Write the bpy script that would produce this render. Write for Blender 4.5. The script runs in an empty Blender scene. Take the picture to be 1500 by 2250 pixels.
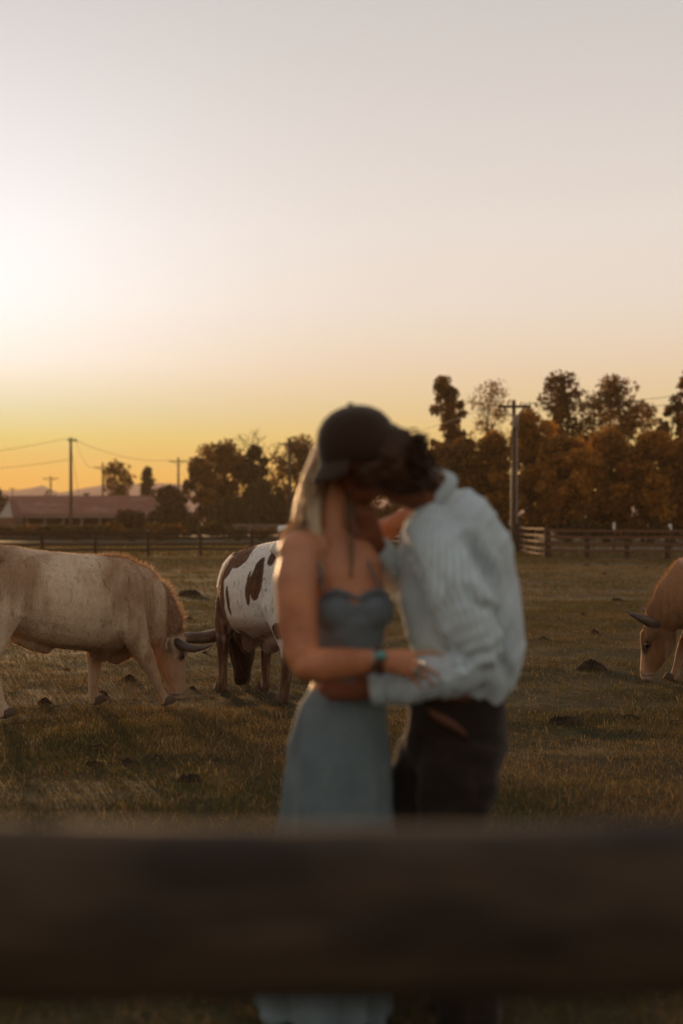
import bpy, bmesh, math, random
import numpy as np
from mathutils import Vector, Matrix

random.seed(7)
RNG = np.random.default_rng(11)
S = bpy.context.scene
COL = S.collection
R = math.radians
PI = math.pi

# ------------------------------------------------------------------ camera
FPX, HOR, CAMZ = 3125.0, 1150.0, 1.42          # focal length and horizon row of the photograph (1500 x 2250)
cam = bpy.data.objects.new('camera', bpy.data.cameras.new('camera'))
COL.objects.link(cam)
cam.location = (0, 0, CAMZ)
cam.rotation_euler = (PI / 2, 0, 0)
cd = cam.data
cd.sensor_fit = 'VERTICAL'
cd.sensor_height = 36
cd.lens = 50
cd.shift_y = 25 / 2250
cd.clip_start = 0.05
cd.clip_end = 6000
cd.dof.use_dof = True
cd.dof.focus_distance = 11.0
cd.dof.aperture_fstop = 1.65
S.camera = cam

# ------------------------------------------------------------------ world, sun, exposure
SUN_AZ, SUN_EL = R(-17), R(4.0)                # azimuth from +Y towards +X, elevation
world = bpy.data.worlds.new('World')
S.world = world
world.use_nodes = True
wt = world.node_tree
wt.nodes.clear()


def N(t, typ, **kw):
    n = t.nodes.new(typ)
    for k, v in kw.items():
        setattr(n, k, v)
    return n


def ramp(t, stops, interp='LINEAR'):
    n = t.nodes.new('ShaderNodeValToRGB')
    cr = n.color_ramp
    cr.interpolation = interp
    while len(cr.elements) > 1:
        cr.elements.remove(cr.elements[-1])
    cr.elements[0].position = stops[0][0]
    cr.elements[0].color = (*stops[0][1], 1)
    for p, c in stops[1:]:
        e = cr.elements.new(p)
        e.color = (*c, 1)
    return n


def math_node(t, op, a, b=None, clamp=False):
    n = t.nodes.new('ShaderNodeMath')
    n.operation = op
    n.use_clamp = clamp
    for i, v in enumerate((a, b)):
        if v is None:
            continue
        if isinstance(v, (int, float)):
            n.inputs[i].default_value = v
        else:
            t.links.new(v, n.inputs[i])
    return n.outputs[0]


def mixrgb(t, mode, fac, a, b):
    n = t.nodes.new('ShaderNodeMix')
    n.data_type = 'RGBA'
    n.blend_type = mode
    for sock, v in ((n.inputs['Factor'], fac), (n.inputs[6], a), (n.inputs[7], b)):
        if isinstance(v, (int, float)):
            sock.default_value = v
        elif isinstance(v, (tuple, list)):
            sock.default_value = (*v, 1)
        else:
            t.links.new(v, sock)
    return n.outputs[2]


tc = N(wt, 'ShaderNodeTexCoord')
nrm = N(wt, 'ShaderNodeVectorMath', operation='NORMALIZE')
wt.links.new(tc.outputs['Generated'], nrm.inputs[0])
sep = N(wt, 'ShaderNodeSeparateXYZ')
wt.links.new(nrm.outputs[0], sep.inputs[0])
zc = math_node(wt, 'MAXIMUM', sep.outputs[2], 0.0)
zq = math_node(wt, 'POWER', zc, 0.5)            # more ramp room near the horizon


def q(z):
    return math.sqrt(z)


base = ramp(wt, [(q(0), (.68, .33, .04)), (q(.032), (.70, .42, .08)), (q(.06), (.72, .52, .19)), (q(.08), (.73, .56, .30)),
                 (q(.112), (.78, .625, .45)), (q(.15), (.79, .69, .585)), (q(.2), (.775, .70, .635)), (q(.265), (.70, .645, .605)),
                 (q(.345), (.61, .57, .545)), (q(.6), (.42, .40, .40)), (1, (.33, .33, .34))])
wt.links.new(zq, base.inputs[0])
sdir = (math.sin(SUN_AZ) * math.cos(SUN_EL), math.cos(SUN_AZ) * math.cos(SUN_EL), math.sin(SUN_EL))
dotn = N(wt, 'ShaderNodeVectorMath', operation='DOT_PRODUCT')
wt.links.new(nrm.outputs[0], dotn.inputs[0])
dotn.inputs[1].default_value = sdir
ca = dotn.outputs['Value']
# dimmer, cooler on the side away from the sun
anti = math_node(wt, 'MULTIPLY_ADD', ca, 0.5)
wt.nodes[-1].inputs[2].default_value = 0.5
antic = ramp(wt, [(0, (.96, .98, 1.0)), (.55, (.93, .94, .95)), (.92, (.99, .99, .99)), (1, (1, 1, 1))])
wt.links.new(anti, antic.inputs[0])
b2 = mixrgb(wt, 'MULTIPLY', 1.0, base.outputs[0], antic.outputs[0])
# glow round the sun, reddened by the long path near the horizon
oneminus = math_node(wt, 'SUBTRACT', 1.0, ca)
g1 = math_node(wt, 'EXPONENT', math_node(wt, 'MULTIPLY', oneminus, -1 / 0.020))
g2 = math_node(wt, 'EXPONENT', math_node(wt, 'MULTIPLY', oneminus, -1 / 0.15))
gl = math_node(wt, 'ADD', math_node(wt, 'MULTIPLY', g1, 0.52), math_node(wt, 'MULTIPLY', g2, 0.04))
ext = ramp(wt, [(q(0), (.12, -.10, -.26)), (q(.032), (.08, -.02, -.21)), (q(.048), (.01, .06, -.13)), (q(.06), (-.02, .19, .05)), (q(.08), (.06, .30, .32)),
                (q(.096), (.24, .42, .50)), (q(.112), (.42, .57, .74)), (q(.17), (.58, .74, .95)), (q(.3), (.6, .74, .9)), (1, (.6, .7, .8))])
wt.links.new(zq, ext.inputs[0])
glc = N(wt, 'ShaderNodeVectorMath', operation='SCALE')
wt.links.new(ext.outputs[0], glc.inputs[0])
wt.links.new(gl, glc.inputs['Scale'])
s1 = N(wt, 'ShaderNodeVectorMath', operation='ADD')
wt.links.new(b2, s1.inputs[0])
wt.links.new(glc.outputs[0], s1.inputs[1])
sky = N(wt, 'ShaderNodeTexSky', sky_type='NISHITA', sun_disc=False)
sky.sun_elevation = SUN_EL
sky.sun_rotation = SUN_AZ
sky.dust_density = 8
sky.ozone_density = 3
sky.air_density = 1
bgA = N(wt, 'ShaderNodeBackground')
bgB = N(wt, 'ShaderNodeBackground')
wt.links.new(s1.outputs[0], bgA.inputs[0])
bgA.inputs[1].default_value = 1.0
wt.links.new(sky.outputs[0], bgB.inputs[0])
bgB.inputs[1].default_value = 0.003
add = N(wt, 'ShaderNodeAddShader')
wt.links.new(bgA.outputs[0], add.inputs[0])
wt.links.new(bgB.outputs[0], add.inputs[1])
wo = N(wt, 'ShaderNodeOutputWorld')
wt.links.new(add.outputs[0], wo.inputs[0])

sun = bpy.data.objects.new('sun', bpy.data.lights.new('sun', 'SUN'))
COL.objects.link(sun)
sun.data.energy = 5.0
sun.data.angle = R(3.0)
sun.data.color = (1.0, .60, .27)
sun.rotation_euler = Vector(sdir).to_track_quat('Z', 'Y').to_euler()
sun.location = Vector(sdir) * 40

vs = S.view_settings
vs.view_transform = 'Standard'
vs.look = 'None'
vs.exposure = 0.0
vs.gamma = 1
vs.use_curve_mapping = False
S.cycles.use_denoising = True
S.cycles.max_bounces = 8
S.cycles.volume_bounces = 0
S.cycles.transparent_max_bounces = 8

# ------------------------------------------------------------------ helpers


def P(px, py, d):
    """point at distance d along +Y that the photograph shows at (px, py)"""
    return np.array(((px - 750) / FPX * d, d, CAMZ - (py - HOR) / FPX * d))


def hash3(ix, iy, iz, seed=0):
    h = (ix.astype(np.int64) * 374761393 + iy.astype(np.int64) * 668265263 + iz.astype(np.int64) * 2147483647 + seed * 974634343) & 0xFFFFFFFF
    h = ((h ^ (h >> 13)) * 1274126177) & 0xFFFFFFFF
    h = h ^ (h >> 16)
    return (h & 0xFFFFFF) / float(0xFFFFFF)


def vnoise(p, seed=0):
    p = np.asarray(p, float)
    i = np.floor(p).astype(np.int64)
    f = p - i
    f = f * f * (3 - 2 * f)
    r = 0
    for dx in (0, 1):
        for dy in (0, 1):
            for dz in (0, 1):
                w = (f[:, 0] if dx else 1 - f[:, 0]) * (f[:, 1] if dy else 1 - f[:, 1]) * (f[:, 2] if dz else 1 - f[:, 2])
                r = r + w * hash3(i[:, 0] + dx, i[:, 1] + dy, i[:, 2] + dz, seed)
    return r * 2 - 1


def fbm(p, seed=0, octs=3):
    p = np.asarray(p, float)
    r, a = 0, 1.0
    for o in range(octs):
        r = r + a * vnoise(p * 2 ** o + 17.3 * o, seed + o)
        a *= .5
    return r


def smoothstep(a, b, x):
    t = np.clip((x - a) / (b - a), 0, 1)
    return t * t * (3 - 2 * t)


class MB:
    """collects verts and faces"""

    def __init__(self):
        self.v, self.f = [], []

    def add(self, v, f):
        o = len(self.v)
        self.v += [tuple(map(float, x)) for x in v]
        self.f += [tuple(i + o for i in x) for x in f]

    def box(self, c, s, rz=0.0, jit=0.0):
        c = np.asarray(c, float)
        pts = []
        for dz in (-1, 1):
            for dx, dy in ((-1, -1), (1, -1), (1, 1), (-1, 1)):
                x, y, z = dx * s[0] / 2, dy * s[1] / 2, dz * s[2] / 2
                pts.append(c + (x * math.cos(rz) - y * math.sin(rz), x * math.sin(rz) + y * math.cos(rz), z)
                           + (RNG.normal(0, jit, 3) if jit else 0))
        self.add(pts, [(3, 2, 1, 0), (4, 5, 6, 7), (0, 1, 5, 4), (1, 2, 6, 5), (2, 3, 7, 6), (3, 0, 4, 7)])

    def loft(self, st, n=16, hint=(0, 0, 1), cap=0.45):
        """st: (centre, ra, rb): ra along hint, rb across; rounded ends"""
        C = [np.asarray(s[0], float) for s in st]
        A = [s[1] for s in st]
        B = [s[2] if len(s) > 2 else s[1] for s in st]
        k = len(C)
        rings = []
        T = []
        for i in range(k):
            t = C[min(i + 1, k - 1)] - C[max(i - 1, 0)]
            T.append(t / (np.linalg.norm(t) + 1e-9))
        seq = []
        if cap:
            for fr in (1.0, .75, .4):
                sc = math.sqrt(1 - fr * fr)
                seq.append((C[0] - T[0] * cap * fr * (A[0] + B[0]) / 2, A[0] * sc, B[0] * sc, T[0]))
        for i in range(k):
            seq.append((C[i], A[i], B[i], T[i]))
        if cap:
            for fr in (.4, .75, 1.0):
                sc = math.sqrt(1 - fr * fr)
                seq.append((C[-1] + T[-1] * cap * fr * (A[-1] + B[-1]) / 2, A[-1] * sc, B[-1] * sc, T[-1]))
        u = np.asarray(hint, float)
        verts, faces = [], []
        for c, a, b, t in seq:
            uu = u - t * np.dot(u, t)
            if np.linalg.norm(uu) < 1e-3:
                uu = np.array((1.0, 0, 0)) - t * t[0]
            uu /= np.linalg.norm(uu)
            w = np.cross(t, uu)
            for j in range(n):
                an = 2 * PI * j / n
                verts.append(c + uu * math.cos(an) * max(a, 1e-4) + w * math.sin(an) * max(b, 1e-4))
        m = len(seq)
        for i in range(m - 1):
            for j in range(n):
                faces.append((i * n + j, i * n + (j + 1) % n, (i + 1) * n + (j + 1) % n, (i + 1) * n + j))
        faces.append(tuple(range(n - 1, -1, -1)))
        faces.append(tuple((m - 1) * n + j for j in range(n)))
        self.add(verts, faces)

    def tube(self, pts, rad, n=8, cap=0.4):
        rr = rad if isinstance(rad, (list, tuple)) else [rad] * len(pts)
        self.loft([(p, r, r) for p, r in zip(pts, rr)], n=n, hint=(.3, .2, .93), cap=cap)

    def ball(self, c, r, n=16):
        r = np.array(r if isinstance(r, (list, tuple)) else (r, r, r), float)
        m = n // 2
        v, f = [], []
        for i in range(1, m):
            th = PI * i / m
            for j in range(n):
                ph = 2 * PI * j / n
                v.append(np.asarray(c) + r * (math.sin(th) * math.cos(ph), math.sin(th) * math.sin(ph), math.cos(th)))
        v.append(np.asarray(c) + r * (0, 0, 1))
        v.append(np.asarray(c) - r * (0, 0, 1))
        t, b = len(v) - 2, len(v) - 1
        for i in range(m - 2):
            for j in range(n):
                f.append((i * n + j, (i + 1) * n + j, (i + 1) * n + (j + 1) % n, i * n + (j + 1) % n))
        for j in range(n):
            f.append((t, j, (j + 1) % n))
            f.append((b, (m - 2) * n + (j + 1) % n, (m - 2) * n + j))
        self.add(v, f)

    def mesh(self, name):
        me = bpy.data.meshes.new(name)
        me.from_pydata(self.v, [], self.f)
        me.update()
        return me


def link(name, me, mat=None, parent=None, smooth=True):
    o = bpy.data.objects.new(name, me)
    COL.objects.link(o)
    if mat:
        if not me.materials:
            me.materials.append(mat)
    if smooth and len(me.polygons):
        me.polygons.foreach_set('use_smooth', [True] * len(me.polygons))
    if parent:
        o.parent = parent
    return o


def tag(o, label=None, cat=None, group=None, kind=None):
    if label:
        o['label'] = label
    if cat:
        o['category'] = cat
    if group:
        o['group'] = group
    if kind:
        o['kind'] = kind
    return o


def thing(name, label, cat, loc=(0, 0, 0), rz=0.0, group=None):
    o = bpy.data.objects.new(name, None)
    o.empty_display_size = .1
    COL.objects.link(o)
    o.location = loc
    o.rotation_euler = (0, 0, rz)
    return tag(o, label, cat, group)


def verts_np(me):
    a = np.empty(len(me.vertices) * 3)
    me.vertices.foreach_get('co', a)
    return a.reshape(-1, 3)


def normals_np(me):
    a = np.empty(len(me.vertices) * 3)
    me.vertices.foreach_get('normal', a)
    return a.reshape(-1, 3)


def set_verts(me, v):
    me.vertices.foreach_set('co', np.ascontiguousarray(v, dtype=np.float32).ravel())
    me.update()


def set_col(me, c, name='Col'):
    at = me.color_attributes.new(name, 'FLOAT_COLOR', 'POINT')
    c4 = np.ones((len(c), 4), np.float32)
    c4[:, :3] = c
    at.data.foreach_set('color', c4.ravel())


def set_float(me, v, name):
    at = me.attributes.new(name, 'FLOAT', 'POINT')
    at.data.foreach_set('value', np.asarray(v, np.float32))


def fuse(name, mb, voxel=.012, smooth=4, fac=.5):
    """one continuous skin round overlapping shapes"""
    me = mb.mesh(name + '_src')
    o = bpy.data.objects.new(name + '_src', me)
    COL.objects.link(o)
    m = o.modifiers.new('r', 'REMESH')
    m.mode = 'VOXEL'
    m.voxel_size = voxel
    if smooth:
        s = o.modifiers.new('s', 'SMOOTH')
        s.factor = fac
        s.iterations = smooth
    dg = bpy.context.evaluated_depsgraph_get()
    out = bpy.data.meshes.new_from_object(o.evaluated_get(dg))
    out.name = name
    bpy.data.objects.remove(o)
    bpy.data.meshes.remove(me)
    return out


# ------------------------------------------------------------------ materials
def mat(name, color=(.5, .5, .5), rough=.8, attr=None, noise=None, bump=None, spec=.3, sheen=0.0, sheen_tint=(1, 1, 1), trans=0.0, metal=0.0, sss=0.0):
    """noise: list of (scale, colour2, lo, hi, stretch); bump: (scale, strength, stretch)"""
    m = bpy.data.materials.new(name)
    m.use_nodes = True
    t = m.node_tree
    p = t.nodes['Principled BSDF']
    p.inputs['Roughness'].default_value = rough
    p.inputs['Specular IOR Level'].default_value = spec
    p.inputs['Metallic'].default_value = metal
    if sheen:
        p.inputs['Sheen Weight'].default_value = sheen
        p.inputs['Sheen Roughness'].default_value = .4
        p.inputs['Sheen Tint'].default_value = (*sheen_tint, 1)
    if sss:
        p.inputs['Subsurface Weight'].default_value = sss
        p.inputs['Subsurface Radius'].default_value = (.02, .008, .004)
    if attr:
        a = N(t, 'ShaderNodeAttribute', attribute_name=attr)
        c = a.outputs['Color']
    else:
        rgb = N(t, 'ShaderNodeRGB')
        rgb.outputs[0].default_value = (*color, 1)
        c = rgb.outputs[0]
    to = N(t, 'ShaderNodeTexCoord')
    for nz in (noise or []):
        sc, c2, lo, hi = nz[:4]
        st = nz[4] if len(nz) > 4 else (1, 1, 1)
        mp = N(t, 'ShaderNodeMapping')
        mp.inputs['Scale'].default_value = st
        t.links.new(to.outputs['Object'], mp.inputs[0])
        nn = N(t, 'ShaderNodeTexNoise')
        nn.inputs['Scale'].default_value = sc
        nn.inputs['Detail'].default_value = 5
        t.links.new(mp.outputs[0], nn.inputs['Vector'])
        mr = N(t, 'ShaderNodeMapRange')
        mr.inputs['From Min'].default_value = lo
        mr.inputs['From Max'].default_value = hi
        t.links.new(nn.outputs['Fac'], mr.inputs['Value'])
        c = mixrgb(t, 'MIX', mr.outputs[0], c, c2)
    t.links.new(c, p.inputs['Base Color'])
    if bump:
        mp = N(t, 'ShaderNodeMapping')
        mp.inputs['Scale'].default_value = bump[2] if len(bump) > 2 else (1, 1, 1)
        t.links.new(to.outputs['Object'], mp.inputs[0])
        nn = N(t, 'ShaderNodeTexNoise')
        nn.inputs['Scale'].default_value = bump[0]
        nn.inputs['Detail'].default_value = 4
        t.links.new(mp.outputs[0], nn.inputs['Vector'])
        bp = N(t, 'ShaderNodeBump')
        bp.inputs['Strength'].default_value = bump[1]
        bp.inputs['Distance'].default_value = .02
        t.links.new(nn.outputs['Fac'], bp.inputs['Height'])
        t.links.new(bp.outputs[0], p.inputs['Normal'])
    if trans:
        tr = N(t, 'ShaderNodeBsdfTranslucent')
        t.links.new(c, tr.inputs[0])
        mx = N(t, 'ShaderNodeMixShader')
        mx.inputs[0].default_value = trans
        t.links.new(p.outputs[0], mx.inputs[1])
        t.links.new(tr.outputs[0], mx.inputs[2])
        t.links.new(mx.outputs[0], t.nodes['Material Output'].inputs[0])
    return m


M = {}
M['ground'] = mat('ground', (.040, .030, .013), .95, noise=[(.9, (.028, .028, .010), .42, .62), (3.1, (.060, .037, .016), .5, .72), (9, (.024, .017, .009), .5, .75)],
                  bump=(9, .25), spec=.1)
M['grass'] = mat('grass', attr='Col', rough=.75, spec=.15, trans=.4)
M['road'] = mat('road', (.16, .14, .13), .9, noise=[(.6, (.10, .09, .085), .4, .7)])
M['wood_dark'] = mat('wood_dark', (.055, .034, .021), .85, noise=[(6, (.10, .07, .05), .5, .75, (1, 8, 8))], bump=(9, .4, (1, 9, 9)), spec=.15)
M['wood_tan'] = mat('wood_tan', (.125, .060, .032), .85, noise=[(5, (.20, .105, .06), .45, .7, (1, 7, 7))], bump=(9, .4, (1, 9, 9)), spec=.15)
M['wood_near'] = mat('wood_near', (.072, .047, .029), .8, noise=[(9, (.032, .021, .014), .46, .62, (.5, 1.6, 1.6)), (30, (.10, .066, .043), .55, .8, (.2, 2, 2))],
                     bump=(20, .6, (.3, 3, 3)), spec=.2)
M['pole'] = mat('pole', (.075, .045, .030), .85, noise=[(3, (.13, .085, .06), .45, .7, (6, 6, 1))], spec=.15)
M['pipe'] = mat('pipe', (.30, .26, .22), .5, spec=.4)
M['wire'] = mat('wire', (.05, .04, .035), .7)
M['roof'] = mat('roof', (.21, .098, .066), .8, noise=[(.35, (.31, .18, .135), .5, .75, (1, 3, 3)), (1.2, (.22, .075, .05), .5, .7)], spec=.2)
M['barn'] = mat('barn', (.13, .06, .038), .9, noise=[(1, (.20, .10, .06), .4, .7)])
M['trim'] = mat('trim', (.50, .43, .36), .8)
M['trim_dull'] = mat('trim_dull', (.26, .18, .14), .8)
M['hill'] = mat('hill', (.34, .25, .24), 1.0, noise=[(.01, (.26, .19, .19), .4, .6)], spec=0)
M['bark'] = mat('bark', (.035, .022, .014), .9, noise=[(4, (.06, .04, .026), .4, .7, (4, 4, 1))], spec=.1)
M['leaf'] = mat('leaf', attr='Col', rough=.7, spec=.2, trans=.55)
M['clod'] = mat('clod', (.034, .022, .014), 1.0, noise=[(18, (.07, .046, .026), .45, .75)], bump=(30, 1.0), spec=.1)
M['white_metal'] = mat('white_metal', (.7, .68, .62), .5)
M['coat'] = mat('coat', attr='Col', rough=.75, spec=.12, sheen=.25, sheen_tint=(1, .8, .6), noise=[(30, (.16, .09, .05), .56, .85, (1, 1, .3))], bump=(90, .8, (1, 1, .3)))
M['coat_hair'] = mat('coat_hair', attr='Col', rough=.6, spec=.2, trans=.5)
M['horn_dark'] = mat('horn_dark', (.075, .048, .035), .5, noise=[(9, (.16, .105, .075), .45, .7, (1, 1, 3))], spec=.4)
M['horn'] = mat('horn', (.13, .085, .060), .5, noise=[(7, (.26, .19, .145), .45, .7, (1, 1, 4))], spec=.4)
M['hoof'] = mat('hoof', (.105, .070, .048), .85, spec=.15)
M['eye'] = mat('eye', (.008, .006, .005), .15, spec=.6)


# ------------------------------------------------------------------ setting
def gz(x, y):
    x = np.asarray(x, float)
    y = np.asarray(y, float)
    p = np.stack([x, y, np.zeros_like(x)], -1).reshape(-1, 3)
    f = 1 - smoothstep(35, 90, np.hypot(x, y).ravel())
    return ((fbm(p * .45, 3, 2) * .022 + fbm(p * 2.6, 5, 2) * .012) * f - .012).reshape(x.shape)


def spaced(lo, hi, n, k):
    t = np.linspace(math.asinh(lo / k), math.asinh(hi / k), n)
    return np.sinh(t) * k


gx = spaced(-1450, 1450, 240, 2.2)
gy = 9 + spaced(-1450, 1430, 330, 3.0)
X, Y = np.meshgrid(gx, gy)
Z = gz(X, Y)
gv = np.stack([X, Y, Z], -1).reshape(-1, 3)
nx, ny = len(gx), len(gy)
idx = np.arange(nx * ny).reshape(ny, nx)
gf = np.stack([idx[:-1, :-1], idx[:-1, 1:], idx[1:, 1:], idx[1:, :-1]], -1).reshape(-1, 4)
me = bpy.data.meshes.new('ground')
me.from_pydata(gv.tolist(), [], gf.tolist())
tag(link('ground', me, M['ground']), kind='structure')

# grey lane beyond the right-hand fence
mb = MB()
mb.add([(8, 76, .03), (70, 71, .03), (70, 80, .03), (8, 85, .03)], [(0, 1, 2, 3)])
tag(link('road', mb.mesh('road'), M['road']), kind='structure')

# mountain range on the left horizon
hp = [(-900, 1090), (-500, 1075), (-250, 1080), (-100, 1068), (20, 1078), (60, 1072), (95, 1064), (130, 1080), (185, 1070), (235, 1063), (300, 1062), (345, 1060), (400, 1062),
      (450, 1072), (520, 1085), (650, 1095), (800, 1090), (1000, 1105), (1300, 1112), (1700, 1100), (2300, 1110)]
HD = 1150.0
hx = np.linspace(-900, 2300, 400)
hy = np.interp(hx, [a for a, b in hp], [b for a, b in hp])
hw = (hx - 750) / FPX * HD
hh = CAMZ + (HOR - hy) / FPX * HD
hh = hh + fbm(np.stack([hw * .03, hw * 0, hw * 0], -1), 9, 4) * .5
mb = MB()
vv, ff = [], []
prof = [(-180, 0.0), (-110, .35), (-50, .72), (0, 1.0), (60, .6), (140, .0)]
for i in range(len(hx)):
    for j, (dy, k) in enumerate(prof):
        w = fbm(np.array([[hw[i] * .02, dy * .02, 3.0]]), 4, 3)[0]
        vv.append((hw[i], HD + dy + (w * 20 if 0 < k < 1 else 0), hh[i] * k * (1 + (.12 * w if 0 < k < 1 else 0)) - .5))
k = len(prof)
for i in range(len(hx) - 1):
    for j in range(k - 1):
        ff.append((i * k + j, (i + 1) * k + j, (i + 1) * k + j + 1, i * k + j + 1))
mb.add(vv, ff)
tag(link('mountains', mb.mesh('mountains'), M['hill']), kind='structure')


# ---- trees -------------------------------------------------------
def leaf_mesh(name, pts, size, cols, droop=0.0):
    n = len(pts)
    a = RNG.normal(size=(n, 3))
    a /= np.linalg.norm(a, axis=1)[:, None]
    b = RNG.normal(size=(n, 3))
    if droop:
        a = a * np.array((.35, .35, .2)) + np.array((0, 0, -1.0)) * droop
        a /= np.linalg.norm(a, axis=1)[:, None]
    b = np.cross(a, b)
    b /= np.linalg.norm(b, axis=1)[:, None]
    s = size * RNG.uniform(.6, 1.35, n)[:, None]
    wd = .62 if not droop else .22
    v = np.stack([pts - a * s * .6, pts + b * s * wd * .5 - a * s * .05, pts + a * s * .6, pts - b * s * wd * .5 + a * s * .08], 1).reshape(-1, 3)
    me = bpy.data.meshes.new(name)
    f = np.arange(n * 4).reshape(-1, 4)
    me.from_pydata(v.tolist(), [], f.tolist())
    set_col(me, np.repeat(cols, 4, 0))
    return me


LEAFC = {
    'orange': ((.36, .145, .022), (.17, .074, .015), (.46, .20, .03)),
    'brown': ((.155, .070, .017), (.080, .041, .013), (.26, .115, .022)),
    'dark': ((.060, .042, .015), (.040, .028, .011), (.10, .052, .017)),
    'gold': ((.22, .12, .035), (.15, .075, .022), (.30, .17, .05)),
    'olive': ((.075, .062, .019), (.050, .040, .013), (.12, .08, .024)),
}


def tree(name, label, px, top, hw, low, d, kind='brown', form='round', n=2600, leaf=.26, base=None, cat='tree', group=None, clumps=34, trunk_r=.16, sparse=0.0):
    """px: centre column, top / low: crown rows, hw: crown half-width, all as measured in the photograph at distance d"""
    m = d / FPX
    H = CAMZ + (HOR - top) * m
    L = max(CAMZ + (HOR - low) * m, .15)
    W = hw * m
    t = thing(name, label, cat, ((px - 750) * m, d, 0), 0, group)
    tr = MB()
    lean = random.uniform(-.03, .03) * H
    axis = lambda z: np.array((lean * z / H + .12 * W * math.sin(z * 1.1 + px), .1 * W * math.cos(z * .9), z))
    zz = np.linspace(-.15, H * .93, 9)
    tr.tube([axis(max(z, 0)) if z > 0 else np.array((0, 0, z)) for z in zz], [trunk_r * (1.15 - .98 * i / 8) for i in range(9)], n=7)
    # crown envelope: radius as a function of relative height
    if form == 'poplar':
        env = lambda u: (.72 + .28 * math.sin(PI * min(1, u * .9 + .1))) * (1 if u < .78 else math.sqrt(max(0, 1 - ((u - .78) / .23) ** 2)))
    elif form == 'cone':
        env = lambda u: max(.05, (1 - u) ** .8 * (.8 + .3 * math.sin(u * 23)))
    elif form == 'dome':
        env = lambda u: math.sqrt(max(.02, 1 - u * u))
    else:
        env = lambda u: math.sqrt(max(.03, 1 - (2 * u - .92) ** 2 / 1.18))
    cc, cr = [], []
    for i in range(clumps):
        u = ((i + random.random()) / clumps) ** (.9 if form != 'dome' else 1.25)
        e = env(u) * W
        r = e * math.sqrt(random.random()) * .95
        an = random.uniform(0, 2 * PI)
        z = L + u * (H - L) * .97
        c = axis(z) + np.array((math.cos(an) * r, math.sin(an) * r, 0))
        cc.append(c)
        cr.append(max(.16, (.48 if form in ('round', 'dome') else .46) * W * random.uniform(.55, 1.1)))
        if form != 'cone' and i % 2 == 0:
            z0 = max(.4, min(H * .8, c[2] - r * random.uniform(.5, 1.1) - .3))
            a0 = axis(z0)
            mid = (a0 + c) / 2 + np.array((0, 0, -.06 * r)) + RNG.normal(0, .05 * W, 3)
            rr = trunk_r * .42 * (1 - .6 * z0 / H)
            tr.tube([a0, mid, c], [rr, rr * .6, rr * .2], n=5)
            for q_ in range(2):
                tr.tube([(mid + c) / 2, c + RNG.normal(0, cr[-1] * .8, 3)], [rr * .35, rr * .1], n=4)
    link('trunk', tr.mesh('trunk'), M['bark'], t)
    cc, cr = np.array(cc), np.array(cr)
    per = RNG.choice(len(cc), n, p=cr ** 2 / np.sum(cr ** 2))
    off = RNG.normal(size=(n, 3))
    off /= np.linalg.norm(off, axis=1)[:, None]
    off *= (RNG.random(n) ** .45)[:, None] * cr[per][:, None] * np.array((1, 1, .85))
    pts = cc[per] + off
    if form == 'willow_':
        pass
    pts[:, 2] = np.maximum(pts[:, 2], .1)
    pal = np.array(LEAFC[kind])
    tint = RNG.random(len(cc))
    ci = np.where(RNG.random(n) < .5, (tint[per] * 3).astype(int), RNG.integers(0, 3, n))
    cols = pal[ci] * RNG.uniform(.75, 1.25, n)[:, None]
    if form == 'cone':
        cols *= .9
    link('crown', leaf_mesh('crown', pts, leaf, cols), M['leaf'], t, smooth=False)
    return t


def willow(label, px, top, hw, low, d, n=7500):
    m = d / FPX
    H = CAMZ + (HOR - top) * m
    L = max(CAMZ + (HOR - low) * m, .15)
    W = hw * m
    t = thing('willow_tree', label, 'tree', ((px - 750) * m, d, 0), 0, 'trees beyond the paddock')
    tr = MB()
    tr.tube([(0, 0, -.1), (.1, 0, H * .4), (0, .1, H * .8)], [.3, .22, .1], n=7)
    pts = []
    for i in range(150):
        an, r = random.uniform(0, 2 * PI), W * math.sqrt(random.random())
        z1 = L + (H - L) * math.sqrt(max(.02, 1 - (r / W) ** 2)) * random.uniform(.8, 1.03)
        z0 = max(L, z1 - (H - L) * random.uniform(.45, 1.0))
        k = n // 150
        u = RNG.random(k)
        x = math.cos(an) * r + RNG.normal(0, .16, k)
        y = math.sin(an) * r + RNG.normal(0, .16, k)
        pts.append(np.stack([x, y, z1 + (z0 - z1) * u], -1))
        if i % 9 == 0:
            tr.tube([(0, 0, H * .5), (math.cos(an) * r * .5, math.sin(an) * r * .5, z1 * .9), (math.cos(an) * r, math.sin(an) * r, z1)], [.09, .05, .02], n=5)
    pts = np.concatenate(pts)
    link('trunk', tr.mesh('trunk'), M['bark'], t)
    pal = np.array(LEAFC['olive'])
    cols = pal[RNG.integers(0, 3, len(pts))] * RNG.uniform(.7, 1.2, len(pts))[:, None]
    link('crown', leaf_mesh('crown', pts, .6, cols, droop=1.0), M['leaf'], t, smooth=False)


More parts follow.
